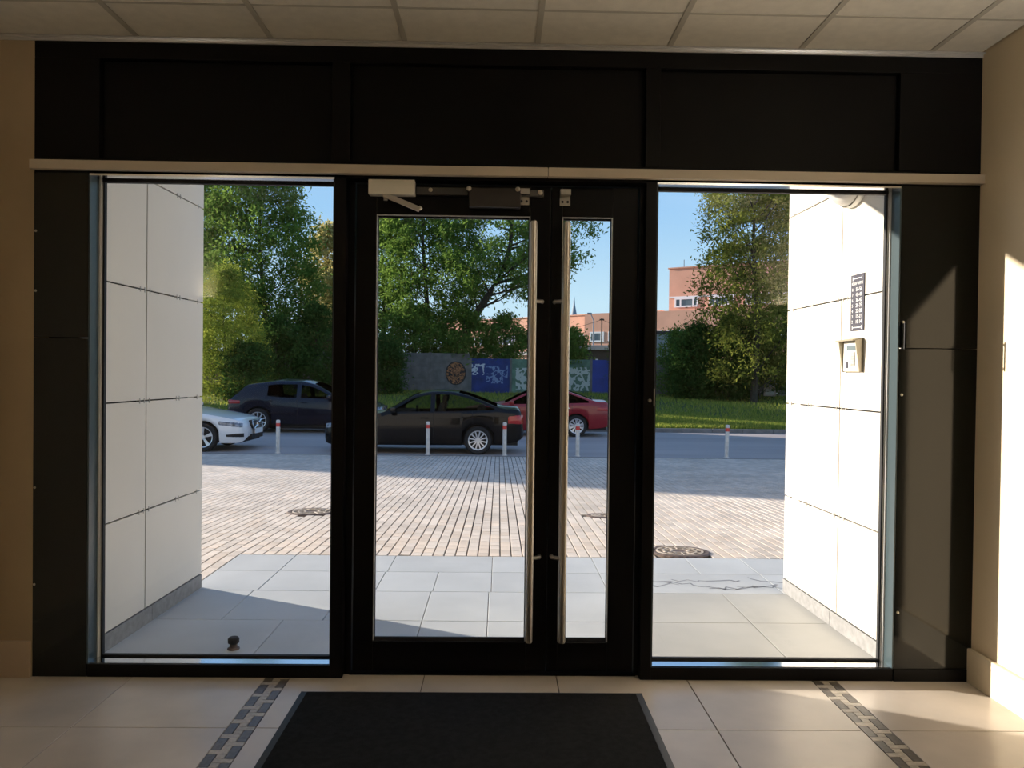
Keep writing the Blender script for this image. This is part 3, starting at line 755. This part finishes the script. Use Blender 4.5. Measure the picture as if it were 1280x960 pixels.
        mm.tube([(xm_, sg_ * (y_ - .02), zm_ - .01), (xm_, sg_ * (y_ + .06), zm_ + .01)], .018, 8)
        mm.build('side_mirror', sp['paint'], t, smooth=True)
        patch('taillight', *sp['tail'], 'lampred', t, side); patch('headlight', *sp['head'], 'lampclear', t, side)
        if 'trim' in sp: 
            a, b = sp['side_win'][0][0], sp['side_win'][-1][1]
            patch('window_trim', a + .02, b - .02, lambda x: zbf(x) - .004, lambda x: zbf(x) + .014, 'chrome', t, side, nx=24, nz=1)
        if 'fog' in sp: patch('fog_lamp_recess', *sp['fog'], 'under', t, side)
    # cabin
    wi = W / 2 - .24
    cab = B(.12, L - .14, -wi, wi, .20, .62); cab.build('underbody', 'under', t)
    x0, x1 = sp['cowl'], sp['rear_bot']
    MB().bbox(x0 + .1, x0 + .55, -W / 2 + .16, W / 2 - .16, .55, sp['dash'], r=.05).build('dashboard', 'seat', t)
    zr_ = sp['roofz']
    for y_ in (-.37, .37):
        se = MB().bbox(sp['seat'] - .25, sp['seat'] + .25, y_ - .24, y_ + .24, .5, .72, r=.05)
        se.bbox(-.06, .06, y_ - .24, y_ + .24, 0, .52, r=.05) if False else None
        se.build('seat', 'seat', t)
        MB().bbox(-.06, .07, -.23, .23, 0, .52, r=.05).xf(Matrix.Translation((sp['seat'] + .22, y_, .66)) @ Matrix.Rotation(.28, 4, 'Y')).build('seat_back', 'seat', t)
        MB().bbox(-.05, .05, -.13, .13, 0, .17, r=.04).xf(Matrix.Translation((sp['seat'] + .39, y_, zr_ - .30)) @ Matrix.Rotation(.2, 4, 'Y')).build('headrest', 'seat', t)
    MB().bbox(-.08, .10, -.62, .62, 0, .50, r=.06).xf(Matrix.Translation((sp['seat'] + 1.10, 0, .62)) @ Matrix.Rotation(.35, 4, 'Y')).build('rear_bench', 'seat', t)
    st_ = MB()
    for k in range(16):
        a0, a1 = 2 * PI * k / 16, 2 * PI * (k + 1) / 16
        st_.tube([(0, .18 * math.cos(a0), .18 * math.sin(a0)), (0, .18 * math.cos(a1), .18 * math.sin(a1))], .014, 6)
    st_.xf(Matrix.Translation((sp['cowl'] + .66, sp.get('wheel_side', .37), sp['dash'] - .08)) @ Matrix.Rotation(-.4, 4, 'Y')).build('steering_wheel', 'under', t, smooth=True)
    # wheels
    for xw in sp['wheels']:
        for sg_ in (-1, 1):
            yo = sg_ * (W / 2 - .015); yi = sg_ * (W / 2 - .22); rr = sp['rim']
            ty = MB().lathe([(rr, yo - sg_ * .02), (rr + .02, yo - sg_ * .005), (wr - .03, yo), (wr - .005, yo - sg_ * .03), (wr, yo - sg_ * .06), (wr, yi + sg_ * .04), (wr - .03, yi), (rr, yi + sg_ * .01)], 32, 'Y', (xw, 0, wr))
            wo = ty.build('wheel', 'rubber', t, smooth=True)
            rm = MB().lathe([(rr, yo - sg_ * .012), (rr - .022, yo - sg_ * .022), (rr - .03, yo - sg_ * .10)], 32, 'Y', (xw, 0, wr))
            ns_ = sp['spokes']
            for k in range(ns_):
                for dw in ((-.10, .10) if sp.get('twin') else (0,)):
                    a = 2 * PI * k / ns_ + .3; ca, sa = math.cos(a), math.sin(a); a2 = a + dw
                    c2, s2 = math.cos(a2), math.sin(a2); w2 = sp['spw']; p0 = Vector((xw + .035 * ca, yo - sg_ * .040, wr + .035 * sa)); p1 = Vector((xw + (rr - .012) * c2, yo - sg_ * .018, wr + (rr - .012) * s2))
                    u = Vector((-sa, 0, ca)) * w2
                    dd = Vector((0, -sg_ * .03, 0))
                    rm.add([p0 - u * .8, p0 + u * .8, p1 + u, p1 - u, p0 - u * .8 + dd, p0 + u * .8 + dd, p1 + u + dd, p1 - u + dd], [(0, 1, 2, 3), (0, 1, 5, 4), (1, 2, 6, 5), (2, 3, 7, 6), (3, 0, 4, 7)])
            rm.lathe([(0, yo - sg_ * .030), (.05, yo - sg_ * .032), (.055, yo - sg_ * .05)], 16, 'Y', (xw, 0, wr))
            rm.build('rim', 'rim', wo)
            MB().lathe([(0, yo - sg_ * .085), (rr - .01, yo - sg_ * .085)], 24, 'Y', (xw, 0, wr)).build('brake_disc', 'rimback', wo)
            # wheel-arch liner
            MB().lathe([(ar - .004, yo - sg_ * .035), (ar - .004, yi - sg_ * .05), (.05, yi - sg_ * .05)], 20, 'Y', (xw, 0, wr), 0, PI).build('arch_liner', 'under', t)
    return t, ysurf
PLAN = [(0, .62), (.04, .76), (.12, .86), (.3, .94), (.8, .99), (1.4, 1.0), (3.2, 1.0), (4.0, .97), (4.35, .92), (4.5, .86), (4.57, .76), (4.6, .66)]
SEDAN = dict(L=4.6, W=1.80, paint='p_black',
    top=[(0, .52), (.03, .62), (.10, .70), (.30, .78), (.75, .88), (1.15, .95), (1.40, 1.0), (1.80, 1.22), (2.15, 1.40), (2.55, 1.468), (2.85, 1.47), (3.2, 1.42), (3.6, 1.29), (3.95, 1.15), (4.15, 1.10), (4.40, 1.085), (4.50, 1.06), (4.55, .92), (4.6, .60)],
    belt=[(0, .48), (.1, .63), (.4, .74), (1.1, .88), (1.4, .93), (2.0, .945), (3.0, .965), (4.0, 1.0), (4.4, .99), (4.52, .92), (4.6, .54)],
    sill=[(0, .34), (.06, .24), (.2, .20), (.6, .20), (1.4, .20), (3.3, .21), (4.1, .25), (4.45, .30), (4.6, .40)],
    plan=PLAN, wr=.325, wheels=(.86, 3.55), rim=.225, spokes=12, spw=.016, cowl=1.42, header=2.18, rear_top=3.1, rear_bot=3.98,
    side_win=((1.55, 2.46), (2.56, 3.92)), doors=((1.30, 2.49), (2.53, 3.42)), mirror=(1.62, .96), dash=.98, seat=2.35, roofz=1.47, marg=.06,
    tail=(4.22, 4.572, .70, lambda x: .90 + .02 * (x - 4.2), ), head=(.05, .55, lambda x: .56 + .12 * x, lambda x: .66 + .13 * x), trim=True)
zg0 = -.45
make_car('black saloon car with tinted windows behind the bollards', (-4.02, 15.17, zg0), 0, SEDAN)
RED = dict(SEDAN); RED.update(paint='p_red', W=1.82, handle='chrome', spokes=10, spw=.014, twin=True, glass=G_CARD, rear_bot=4.05,
    top=[(0, .52), (.03, .64), (.10, .74), (.30, .83), (.75, .92), (1.15, .985), (1.40, 1.03), (1.80, 1.22), (2.15, 1.37), (2.55, 1.45), (2.85, 1.46), (3.2, 1.42), (3.6, 1.30), (3.95, 1.17), (4.2, 1.10), (4.45, 1.09), (4.52, 1.04), (4.56, .90), (4.6, .60)],
    tail=(4.15, 4.575, .78, .90))
make_car('red saloon car partly hidden behind the black saloon', (-1.24, 20.56, zg0), 0, RED)
SUV = dict(SEDAN); SUV.update(L=4.70, W=1.92, paint='p_navy', glass=G_CAR, marg=.09, crown=.07,
    top=[(0, .60), (.03, .72), (.10, .84), (.30, .94), (.80, 1.04), (1.2, 1.09), (1.65, 1.34), (2.05, 1.53), (2.5, 1.61), (3.0, 1.62), (3.6, 1.56), (4.05, 1.49), (4.12, 1.44), (4.35, 1.22), (4.55, 1.06), (4.62, .95), (4.67, .82), (4.70, .64)],
    belt=[(0, .56), (.1, .74), (.4, .86), (1.2, 1.0), (2.0, 1.03), (3.0, 1.05), (3.8, 1.12), (4.3, 1.12), (4.55, .98), (4.7, .58)],
    sill=[(0, .40), (.06, .30), (.2, .26), (.6, .27), (1.4, .27), (3.3, .28), (4.2, .32), (4.5, .36), (4.7, .46)],
    plan=[(a * 4.7 / 4.6, b) for a, b in PLAN], wr=.37, wheels=(.90, 3.70), rim=.26, spokes=10, spw=.02, cowl=1.22, header=2.05, rear_top=4.10, rear_bot=4.42,
    side_win=((1.40, 2.42), (2.55, 3.42)), doors=((1.15, 2.47), (2.51, 3.50)), mirror=(1.55, 1.05), dash=1.06, seat=2.3, roofz=1.62,
    tail=(4.22, 4.66, .86, .98), head=(.05, .5, .68, .80), trim=False)
SUV.pop('trim')
suv, _ = make_car('dark blue sport utility car parked behind the white car', (-3.52, 20.92, zg0), PI, SUV)
VOL = dict(SEDAN); VOL.update(paint='p_white', W=1.86, glass=G_CARD, spokes=5, spw=.020, twin=True, wr=.33, rim=.235, wheels=(.93, 3.70),
    top=[(0, .50), (.02, .60), (.07, .70), (.20, .77), (.45, .83), (.9, .91), (1.25, .96), (1.48, 1.0), (1.9, 1.22), (2.25, 1.38), (2.65, 1.46), (2.95, 1.465), (3.3, 1.41), (3.7, 1.28), (4.05, 1.15), (4.25, 1.10), (4.45, 1.08), (4.53, 1.04), (4.57, .9), (4.6, .6)],
    cowl=1.5, header=2.28, mirror=(1.7, .97),
    head=(.075, .60, lambda x: .545 + .10 * x, lambda x: .64 + .13 * x), fog=(.05, .42, lambda x: .33 + .02 * x, lambda x: .42 - .10 * max(0, x - .2)))
vol, vy = make_car('white car with its nose showing past the portal wall', (-5.79, 15.20, zg0), PI, VOL)
# nose of the white car: grille with slanted bar and round badge, plate, lower intake
gr = MB().add([(-.055, -.30, .50), (-.055, .30, .50), (-.045, .36, .60), (-.02, .33, .695), (-.02, -.33, .695), (-.045, -.36, .60), (.06, -.30, .50), (.06, .30, .50), (.06, .36, .60), (.06, .33, .695), (.06, -.33, .695), (.06, -.36, .60)],
     [(0, 1, 2, 3, 4, 5), (0, 6, 7, 1), (1, 7, 8, 2), (2, 8, 9, 3), (3, 9, 10, 4), (4, 10, 11, 5), (5, 11, 6, 0)]).build('grille', 'under', vol)
gf = MB(); loop = [(-.056, -.30, .50), (-.056, .30, .50), (-.048, .36, .60), (-.022, .33, .695), (-.022, -.33, .695), (-.048, -.36, .60), (-.056, -.30, .50)]
gf.tube(loop, .012, 6, cap=False).build('grille_frame', 'chrome', gr, smooth=True)
for k in range(6): MB().tube([(-.054 + .004 * k, -.33, .525 + .028 * k), (-.054 + .004 * k, .33, .525 + .028 * k)], .005, 5).build('grille_slat', 'chrome', gr)
MB().tube([(-.062, .29, .505), (-.034, -.29, .69)], .016, 6).build('grille_bar', 'chrome', gr)
MB().lathe([(0, -.075), (.035, -.072), (.055, -.066), (.058, -.05)], 20, 'X', (0, 0, .60)).build('badge', 'chrome', gr, smooth=True)
B(-.075, -.06, -.26, .26, .385, .495).build('number_plate', 'white', vol)
B(-.045, .04, -.42, .42, .27, .37).build('lower_intake', 'under', vol)
#</cars>
#<bg>
DENS = 2.5
# ================================================================== TREES
def tree(name, label, x, y, zb, height, r, zc0, leaf, n, trunk=None, trunk_r=.16, size=.13, group='trees beyond the road', nclus=None, sig=.34, shape=1.0, cat='tree', lean=(0, 0), upsweep=.5, squash=1.0):
    t = thing(name, label, cat, (x, y, zb), 0, group)
    top = height
    tr = trunk or [(0, 0, 0), (.06 * r, 0, height * .3), (-.05 * r + lean[0] * .5, 0, height * .6), (lean[0], lean[1], height * .93)]
    k = len(tr)
    mbk = MB().tube(tr, [trunk_r * (1 - .85 * i / (k - 1)) for i in range(k)], 8)
    tp = np.array(tr, float)
    def on_trunk(z): return np.array([np.interp(z, tp[:, 2], tp[:, 0]), np.interp(z, tp[:, 2], tp[:, 1]), z])
    n = int(n * DENS); size *= 1.0
    nc = nclus or int(n / 85)
    cen = []
    while len(cen) < nc:
        z = zc0 + (top - zc0) * rng.random() ** .9
        q = (z - zc0) / (top - zc0)
        rad = r * (max(.05, 1 - abs(2 * (q - .42)) ** 2.2)) ** (.5 * shape)
        a = rng.uniform(0, 2 * PI); d = rad * rng.random() ** .45
        c = on_trunk(z); cen.append((c[0] + d * math.cos(a), c[1] + d * math.sin(a) * squash, z))
    cen = np.array(cen)
    for i in range(0, nc, max(1, nc // 34)):
        c = cen[i]; z0 = max(tp[0, 2] + .3, c[2] - upsweep * math.hypot(c[0] - on_trunk(c[2])[0], c[1]) - .4); p = on_trunk(z0); m = (p + c) / 2 + np.array([0, 0, -.12])
        mbk.tube([p, m, c], [trunk_r * .22, trunk_r * .13, .01], 5, cap=False)
    mbk.build('trunk', 'bark', t, smooth=True)
    idx = rng.integers(0, nc, n); s_ = sig * rng.uniform(.6, 1.3, nc)[idx]
    pos = cen[idx] + rng.normal(0, 1, (n, 3)) * s_[:, None] * np.array([1, 1, .8])
    a = rng.normal(0, 1, (n, 3)); a /= np.linalg.norm(a, axis=1)[:, None]
    b = np.cross(a, rng.normal(0, 1, (n, 3))); b /= np.linalg.norm(b, axis=1)[:, None]
    ln = (size * rng.uniform(.6, 1.25, n))[:, None]; wd = ln * .36
    V = np.empty((n, 4, 3), np.float32); V[:, 0] = pos - a * ln; V[:, 1] = pos + b * wd; V[:, 2] = pos + a * ln; V[:, 3] = pos - b * wd
    cl = rng.random(nc)[idx] * .5 + rng.random(n) * .5
    me = tris('foliage', V.reshape(-1, 3), 4, cl); me.materials.append(LEAF[leaf])
    link('foliage', me, t)['kind'] = 'stuff'
    return t
D0 = 3.578
def wx(px, d): return (px - 624) * d / 980.0
tree('tree', 'tall bright green tree filling the left side window', wx(328, 43), 43 - D0, lz(-13, 39), 13.8, 3.3, 2.2, 'mid', 17000, trunk_r=.2, size=.125)
tree('tree', 'tall green tree at the left edge half hidden by the portal wall', wx(236, 46), 46 - D0, lz(-18, 42), 14.5, 2.5, 2.0, 'mid', 14000, size=.125)
tree('tree', 'pale olive sunlit tree far behind the others at left', wx(410, 74), 74 - D0, .3, 14.6, 2.2, 4.5, 'tan', 4200, size=.24, sig=.5, upsweep=1.2)
tree('tree', 'upright leafy green tree behind the fence at the left of the wide door', wx(530, 52), 52 - D0, .3, 16.5, 3.6, 3.4, 'mid', 14000, trunk_r=.22, size=.14)
tree('tree', 'slim green tree behind the fence at the left edge of the wide door', wx(478, 55), 55 - D0, .3, 15.0, 2.5, 3.2, 'mid', 8500, size=.14)
tree('tree', 'leaning tree with a dark slanting trunk behind the fence', wx(556, 50), 50 - D0, .3, 15.0, 5.3, 6.0, 'mid', 13500,
     trunk=[(0, 0, 0), (.55, 0, 2.0), (1.55, 0, 4.2), (2.6, 0, 5.9), (3.75, 0, 8.0), (4.1, 0, 9.4), (4.15, .1, 12), (4.3, .1, 14.2)], trunk_r=.34, size=.13, upsweep=.3)
tree('tree', 'tall olive green tree with upswept branches at the right of the lawn', wx(944, 41), 41 - D0, lz(13, 37), 14.2, 3.0, 1.2, 'olive', 15000, trunk_r=.2, size=.115, upsweep=1.3, shape=.8)
tree('tree', 'second tree beside the right portal wall edge behind the lawn', wx(1010, 43), 43 - D0, lz(16, 39), 14.5, 3.0, 1.0, 'olive', 11000, trunk_r=.2, size=.12, upsweep=1.2)
for k_, c_ in enumerate((30.0, 32.5, 35, 37.5, 40.5)):   # the tree row goes on to the left beyond the view; it shades the lawn
    x_ = -26.5 - (k_ % 2) * 1.5; y_ = (c_ - .456 * x_) / .89
    tree('tree', '%s tree of the row left of the view whose shade falls on the lawn' % ('nearest', 'second', 'middle', 'fourth', 'farthest')[k_], x_, y_, .3 if y_ > 44 else lz(x_, y_), 10.5, 3.0, .8, 'mid', 6500, size=.2, sig=.5)
bg_ = 'bushes along the fence'
def bush(label, px, d, h_, r, leaf, n, size=.10, zc0=.15):
    y = d - D0; tree('bush', label, wx(px, d), y, lz(wx(px, d), y) if y < 60 else .3, h_, r, zc0, leaf, n, trunk_r=.07, size=size, group=bg_, sig=.26, cat='bush', shape=.8)
bush('sunlit yellow green bush beside the left portal wall', 283, 37.5, 6.3, 1.8, 'yellow', 9500, .075)
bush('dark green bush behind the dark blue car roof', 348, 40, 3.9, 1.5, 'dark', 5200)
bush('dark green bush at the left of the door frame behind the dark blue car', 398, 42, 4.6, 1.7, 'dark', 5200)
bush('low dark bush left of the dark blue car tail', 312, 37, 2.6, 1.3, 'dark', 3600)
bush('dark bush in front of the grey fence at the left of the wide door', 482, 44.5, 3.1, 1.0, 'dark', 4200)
bush('green bush leaning over the grey fence behind the black saloon roof', 520, 49.5, 5.2, 1.9, 'mid', 3600, .12, 1.8)
bush('green bush leaning over the fence above the orange graffiti', 580, 49.5, 5.0, 1.9, 'mid', 3600, .12, 1.8)
bush('light green bush above the blue fence section', 632, 49.5, 4.7, 1.5, 'mid', 2800, .12, 1.8)
bush('green bush rising behind the tagged green fence seen through the narrow door', 716, 48.5, 3.7, .9, 'mid', 2000, .11, 1.6)
bush('small bush hanging over the blue container edge', 780, 47.5, 3.9, .7, 'dark', 1600)
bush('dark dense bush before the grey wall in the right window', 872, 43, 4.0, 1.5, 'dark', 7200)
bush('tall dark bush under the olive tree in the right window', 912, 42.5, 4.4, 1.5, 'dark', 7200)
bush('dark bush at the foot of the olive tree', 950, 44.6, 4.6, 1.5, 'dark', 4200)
bush('green bush at the left end of the right window before the sheet wall', 846, 45.5, 3.9, 1.0, 'mid', 3200)

# ================================================================== FENCE
FY = 44.2
fe = thing('fence', 'long concrete panel fence with painted and tagged sections beyond the lawn', 'fence', (0, FY, .27))
pwid = 2.45
def fx(i): return -23.8 + i * pwid
mats_f = {}
for i in range(20):
    x0_, x1_ = fx(i), fx(i + 1); xc = (x0_ + x1_) / 2; px = 624 + xc * 980 / 47.8
    m_ = 'bluefence' if 590 < px < 640 else ('greenfence' if 640 < px < 742 else ('blue_box' if 742 < px < 785 else 'concrete'))
    h_ = 2.35 if px < 600 else (2.05 if px < 780 else 2.2)
    p_ = BB(x0_ + .06, x1_ - .06, -.04, .04, -.3, h_, r=.02)
    for k in range(3): p_.bbox(x0_ + .18, x1_ - .18, -.055, -.035, .12 + k * .72, .72 + k * .72 if k < 2 else h_ - .12, r=.008)
    p_.build('fence_panel', m_, fe)
    B(x0_ - .07, x0_ + .07, -.07, .07, -.3, h_ + .06).build('fence_post', 'concrete', fe)
def decal(name, m, x0_, x1_, z0, z1, round_=False, th=.058):
    mb = MB()
    if round_:
        cx, cz, r1, r2 = (x0_ + x1_) / 2, (z0 + z1) / 2, (x1_ - x0_) / 2, (z1 - z0) / 2
        pts = [(cx + r1 * math.cos(a), cz + r2 * math.sin(a)) for a in np.linspace(0, 2 * PI, 29)[:-1]]
    else: pts = [(x0_, z0), (x1_, z0), (x1_ + .05, z1), (x0_ - .04, z1 - .06)]
    n_ = len(pts)
    mb.add([(a, -th, b) for a, b in pts] + [(a, -th + .02, b) for a, b in pts], [tuple(range(n_))] + [(k, (k + 1) % n_, n_ + (k + 1) % n_, n_ + k) for k in range(n_)])
    return mb.build(name, m, fe)
def fpx(px): return (px - 624) * 47.5 / 980
decal('graffiti', 'under', fpx(556.5), fpx(582.5), .42, 1.86, True, .064)
decal('graffiti', 'orange', fpx(558), fpx(581), .48, 1.80, True, .070)
decal('graffiti', 'tagwhite', fpx(588), fpx(605), 1.05, 1.75)
decal('graffiti', 'tagblue', fpx(608), fpx(634), .55, 1.65)
decal('graffiti', 'tagwhite2', fpx(645), fpx(668), .20, 1.55)
decal('graffiti', 'tagwhite2', fpx(698), fpx(740), .15, 1.60)
arch = MB()
for k in range(12):
    a0, a1 = PI * k / 12, PI * (k + 1) / 12; cx = fpx(984)
    arch.tube([(cx + .45 * math.cos(a0), -.06, 1.3 + .45 * math.sin(a0)), (cx + .45 * math.cos(a1), -.06, 1.3 + .45 * math.sin(a1))], .06, 5)
arch.tube([(cx - .45, -.06, 0), (cx - .45, -.06, 1.3)], .06, 5).build('graffiti', 'white', fe)
# poster boards by the tree
def board(name, label, px, wpx, zlo, zhi, body):
    d = 44.0; t = thing(name, label, 'notice board', (wx(px, d), d - D0, lz(wx(px, d), d - D0) + zlo), 0)
    w2 = wpx * d / 980 / 2; h_ = zhi
    BB(-w2, w2, -.04, .04, 0, h_, r=.015).build('board', body, t)
    return t, w2, h_
pb, w2, h2 = board('notice_board', 'teal and grey poster board beside the right portal wall', 945, 16, .30, 1.45, 'roofgrey')
B(-w2 + .03, w2 - .03, -.046, -.041, .45, h2 - .10).build('poster', 'poster', pb)
for s_ in (-1, 1): B(s_ * (w2 - .05) - .02, s_ * (w2 - .05) + .02, -.02, .02, -.35, .02).build('leg', 'concrete', pb)
pb, w2, h2 = board('notice_board', 'cream poster column with a violet notice beside the right portal wall', 964, 15, .10, 1.78, mat('cream_board', (.42, .36, .30), .7))
B(-w2 + .10, w2 - .06, -.046, -.041, .55, 1.0).build('poster', mat('violet_paper', (.46, .42, .60), .7), pb)
B(-w2 + .16, w2 - .20, -.050, -.0465, .70, .93).build('poster_mark', mat('violet_ink', (.05, .03, .16), .7), pb)
B(-w2 + .04, w2 - .06, -.046, -.041, 1.58, 1.70).build('header_strip', mat('brown_strip', (.16, .11, .08), .7), pb)
for k in range(3): B(-w2 + .12, w2 - .10, -.046, -.041, 1.12 + k * .11, 1.16 + k * .11).build('text_line', mat('ink%d' % k, (.14, .12, .11), .7), pb)
B(-w2 + .08, w2 - .08, -.046, -.041, .08, .40).build('notice', mat('pale_notice', (.50, .52, .48), .7), pb)
# ================================================================== BUILDINGS BEHIND
sh = thing('garage', 'grey corrugated sheet garage wall behind the fence in the right window', 'garage', (wx(836, 54), 54 - D0, .3))
B(-2.6, 2.2, 0, 3.0, 0, 4.0).build('wall', 'sheet', sh)
cr = MB()
for k in range(14): cr.box(-2.6, 2.2, -.05, 0, .2 + k * .27, .34 + k * .27)
cr.build('sheet_ribs', 'sheet', sh)['kind'] = 'stuff'
BB(-2.75, 2.35, -.2, 3.1, 4.0, 4.2, r=.02).build('roof', mat('dark_roof', (.05, .05, .055), .8), sh)
ga = thing('garage', 'low dark garage with pale roof edge behind the blue container', 'garage', (wx(735, 58), 58 - D0, .3))
B(-2.3, 2.3, 0, 4, 0, 2.95).build('wall', mat('dark_brown_wall', (.07, .055, .045), .8), ga)
BB(-2.6, 2.4, -.35, 4.2, 2.95, 3.3, r=.03).build('roof', 'roofgrey', ga)
B(.55, .75, -.03, 0, 1.9, 2.3).build('door_light', 'white', ga)
rs = thing('shed', 'small brown brick shed with flat roof behind the bushes at left', 'shed', (wx(388, 56), 56 - D0, .3))
B(-3.4, 3.4, 0, 4, 0, 3.3).build('wall', mat('brown_brick', (.20, .10, .07), .9, noise=.2, nscale=3), rs)
BB(-3.7, 3.7, -.4, 4.3, 3.3, 3.6, r=.02).build('roof', mat('dark_roof2', (.05, .045, .04), .8), rs)
# red brick buildings, both facing the evening sun
def bwin(bd, x0_, x1_, z0, z1, yf):
    f_ = MB(); t_ = .20
    f_.box(x0_, x1_, yf - .10, yf + .02, z0, z0 + t_).box(x0_, x1_, yf - .10, yf + .02, z1 - t_, z1)
    for a in (x0_, x0_ + (x1_ - x0_) * .22, x0_ + (x1_ - x0_) * .76, x1_ - t_): f_.box(a, a + t_, yf - .10, yf + .02, z0 + t_, z1 - t_)
    fo = f_.build('window', 'white', bd)
    B(x0_ + .05, x1_ - .05, yf - .03, yf + .01, z0 + .05, z1 - .05).build('pane', 'win_dark', fo)
bd = thing('office_building', 'long low red brick building with one window row behind the narrow door', 'building', (1.6, 118, .3), math.radians(-42))
B(-14, 26.5, 0, 12, 0, 9.6).build('wall', 'brick', bd)
BB(-14.2, 26.7, -.15, 12.2, 9.6, 9.78, r=.03).build('roof_edge', mat('brick_cap', (.60, .32, .22), .8), bd)
for k in range(9): bwin(bd, -10.9 + k * 4.3, -7.4 + k * 4.3, 5.6, 7.0, 0)
BB(-14, 26.5, -.5, 0, 4.0, 4.5, r=.03).build('canopy', 'roofgrey', bd)
bt = thing('office_building', 'taller red brick block partly hidden behind the olive tree', 'building', (21.7, 97, .3), math.radians(-34))
B(0, 26, 0, 9, 0, 14.8).build('wall', 'brick', bt)
BB(-.15, 26.2, -.15, 9.2, 14.8, 14.98, r=.03).build('roof_edge', mat('brick_cap2', (.60, .32, .22), .8), bt)
for k in range(5): bwin(bt, .8 + k * 4.5, 3.9 + k * 4.5, 9.85, 11.05, 0)
B(-.05, 26, -.08, 0, 11.05, 11.25).build('string_course', 'white', bt)
lowb = B(-9, 26, -6, -.2, 0, 8.95); lowb.build('lower_wing', 'brick', bt)
for k in range(13): bwin(bt, -8.2 + k * 2.6, -6.2 + k * 2.6, 5.3, 6.6, -6)
MB().tube([(1.2, 2, 14.8), (1.2, 2, 16.2)], .05, 5).build('antenna', 'spire', bt)
sp_ = thing('church_spire', 'thin grey spire on the skyline above the red brick roof', 'spire', (wx(716.5, 320), 320 - D0, 0))
MB().lathe([(1.7, 0), (1.7, 25.2), (1.3, 26.0), (.95, 27.0), (.4, 30.0), (.16, 33.0), (.0, 33.4)], 12).build('spire_cone', 'spire', sp_)
sl = thing('street_lamp', 'small street lamp on a bent pole above the red brick roof', 'street lamp', (wx(741, 90), 90 - D0, .3))
MB().tube([(0, 0, 0), (0, 0, 7.4), (-.3, 0, 8.1)], [.08, .06, .05], 8).build('pole', 'spire', sl)
BB(-.75, -.2, -.12, .12, 8.05, 8.25, r=.04).build('lamp_head', 'spire', sl)
pp = thing('utility_pole', 'thin dark pole with wires in front of the red brick windows', 'pole', (wx(751.5, 70), 70 - D0, .3))
MB().tube([(0, 0, 0), (0, 0, 6.2)], .06, 8).build('pole', 'bark', pp)
B(-.2, .2, -.05, .05, 6.0, 6.12).build('crossarm', 'bark', pp)
for e_ in ((-9, 2, 4.6), (7, 1, 5.0)):
    q = [(e_[0] * k / 10, e_[1] * k / 10, 6.05 + (e_[2] - 6.05) * k / 10 - .5 * math.sin(PI * k / 10)) for k in range(11)]
    MB().tube(q, .018, 4).build('wire', 'bark', pp)
#</bg>
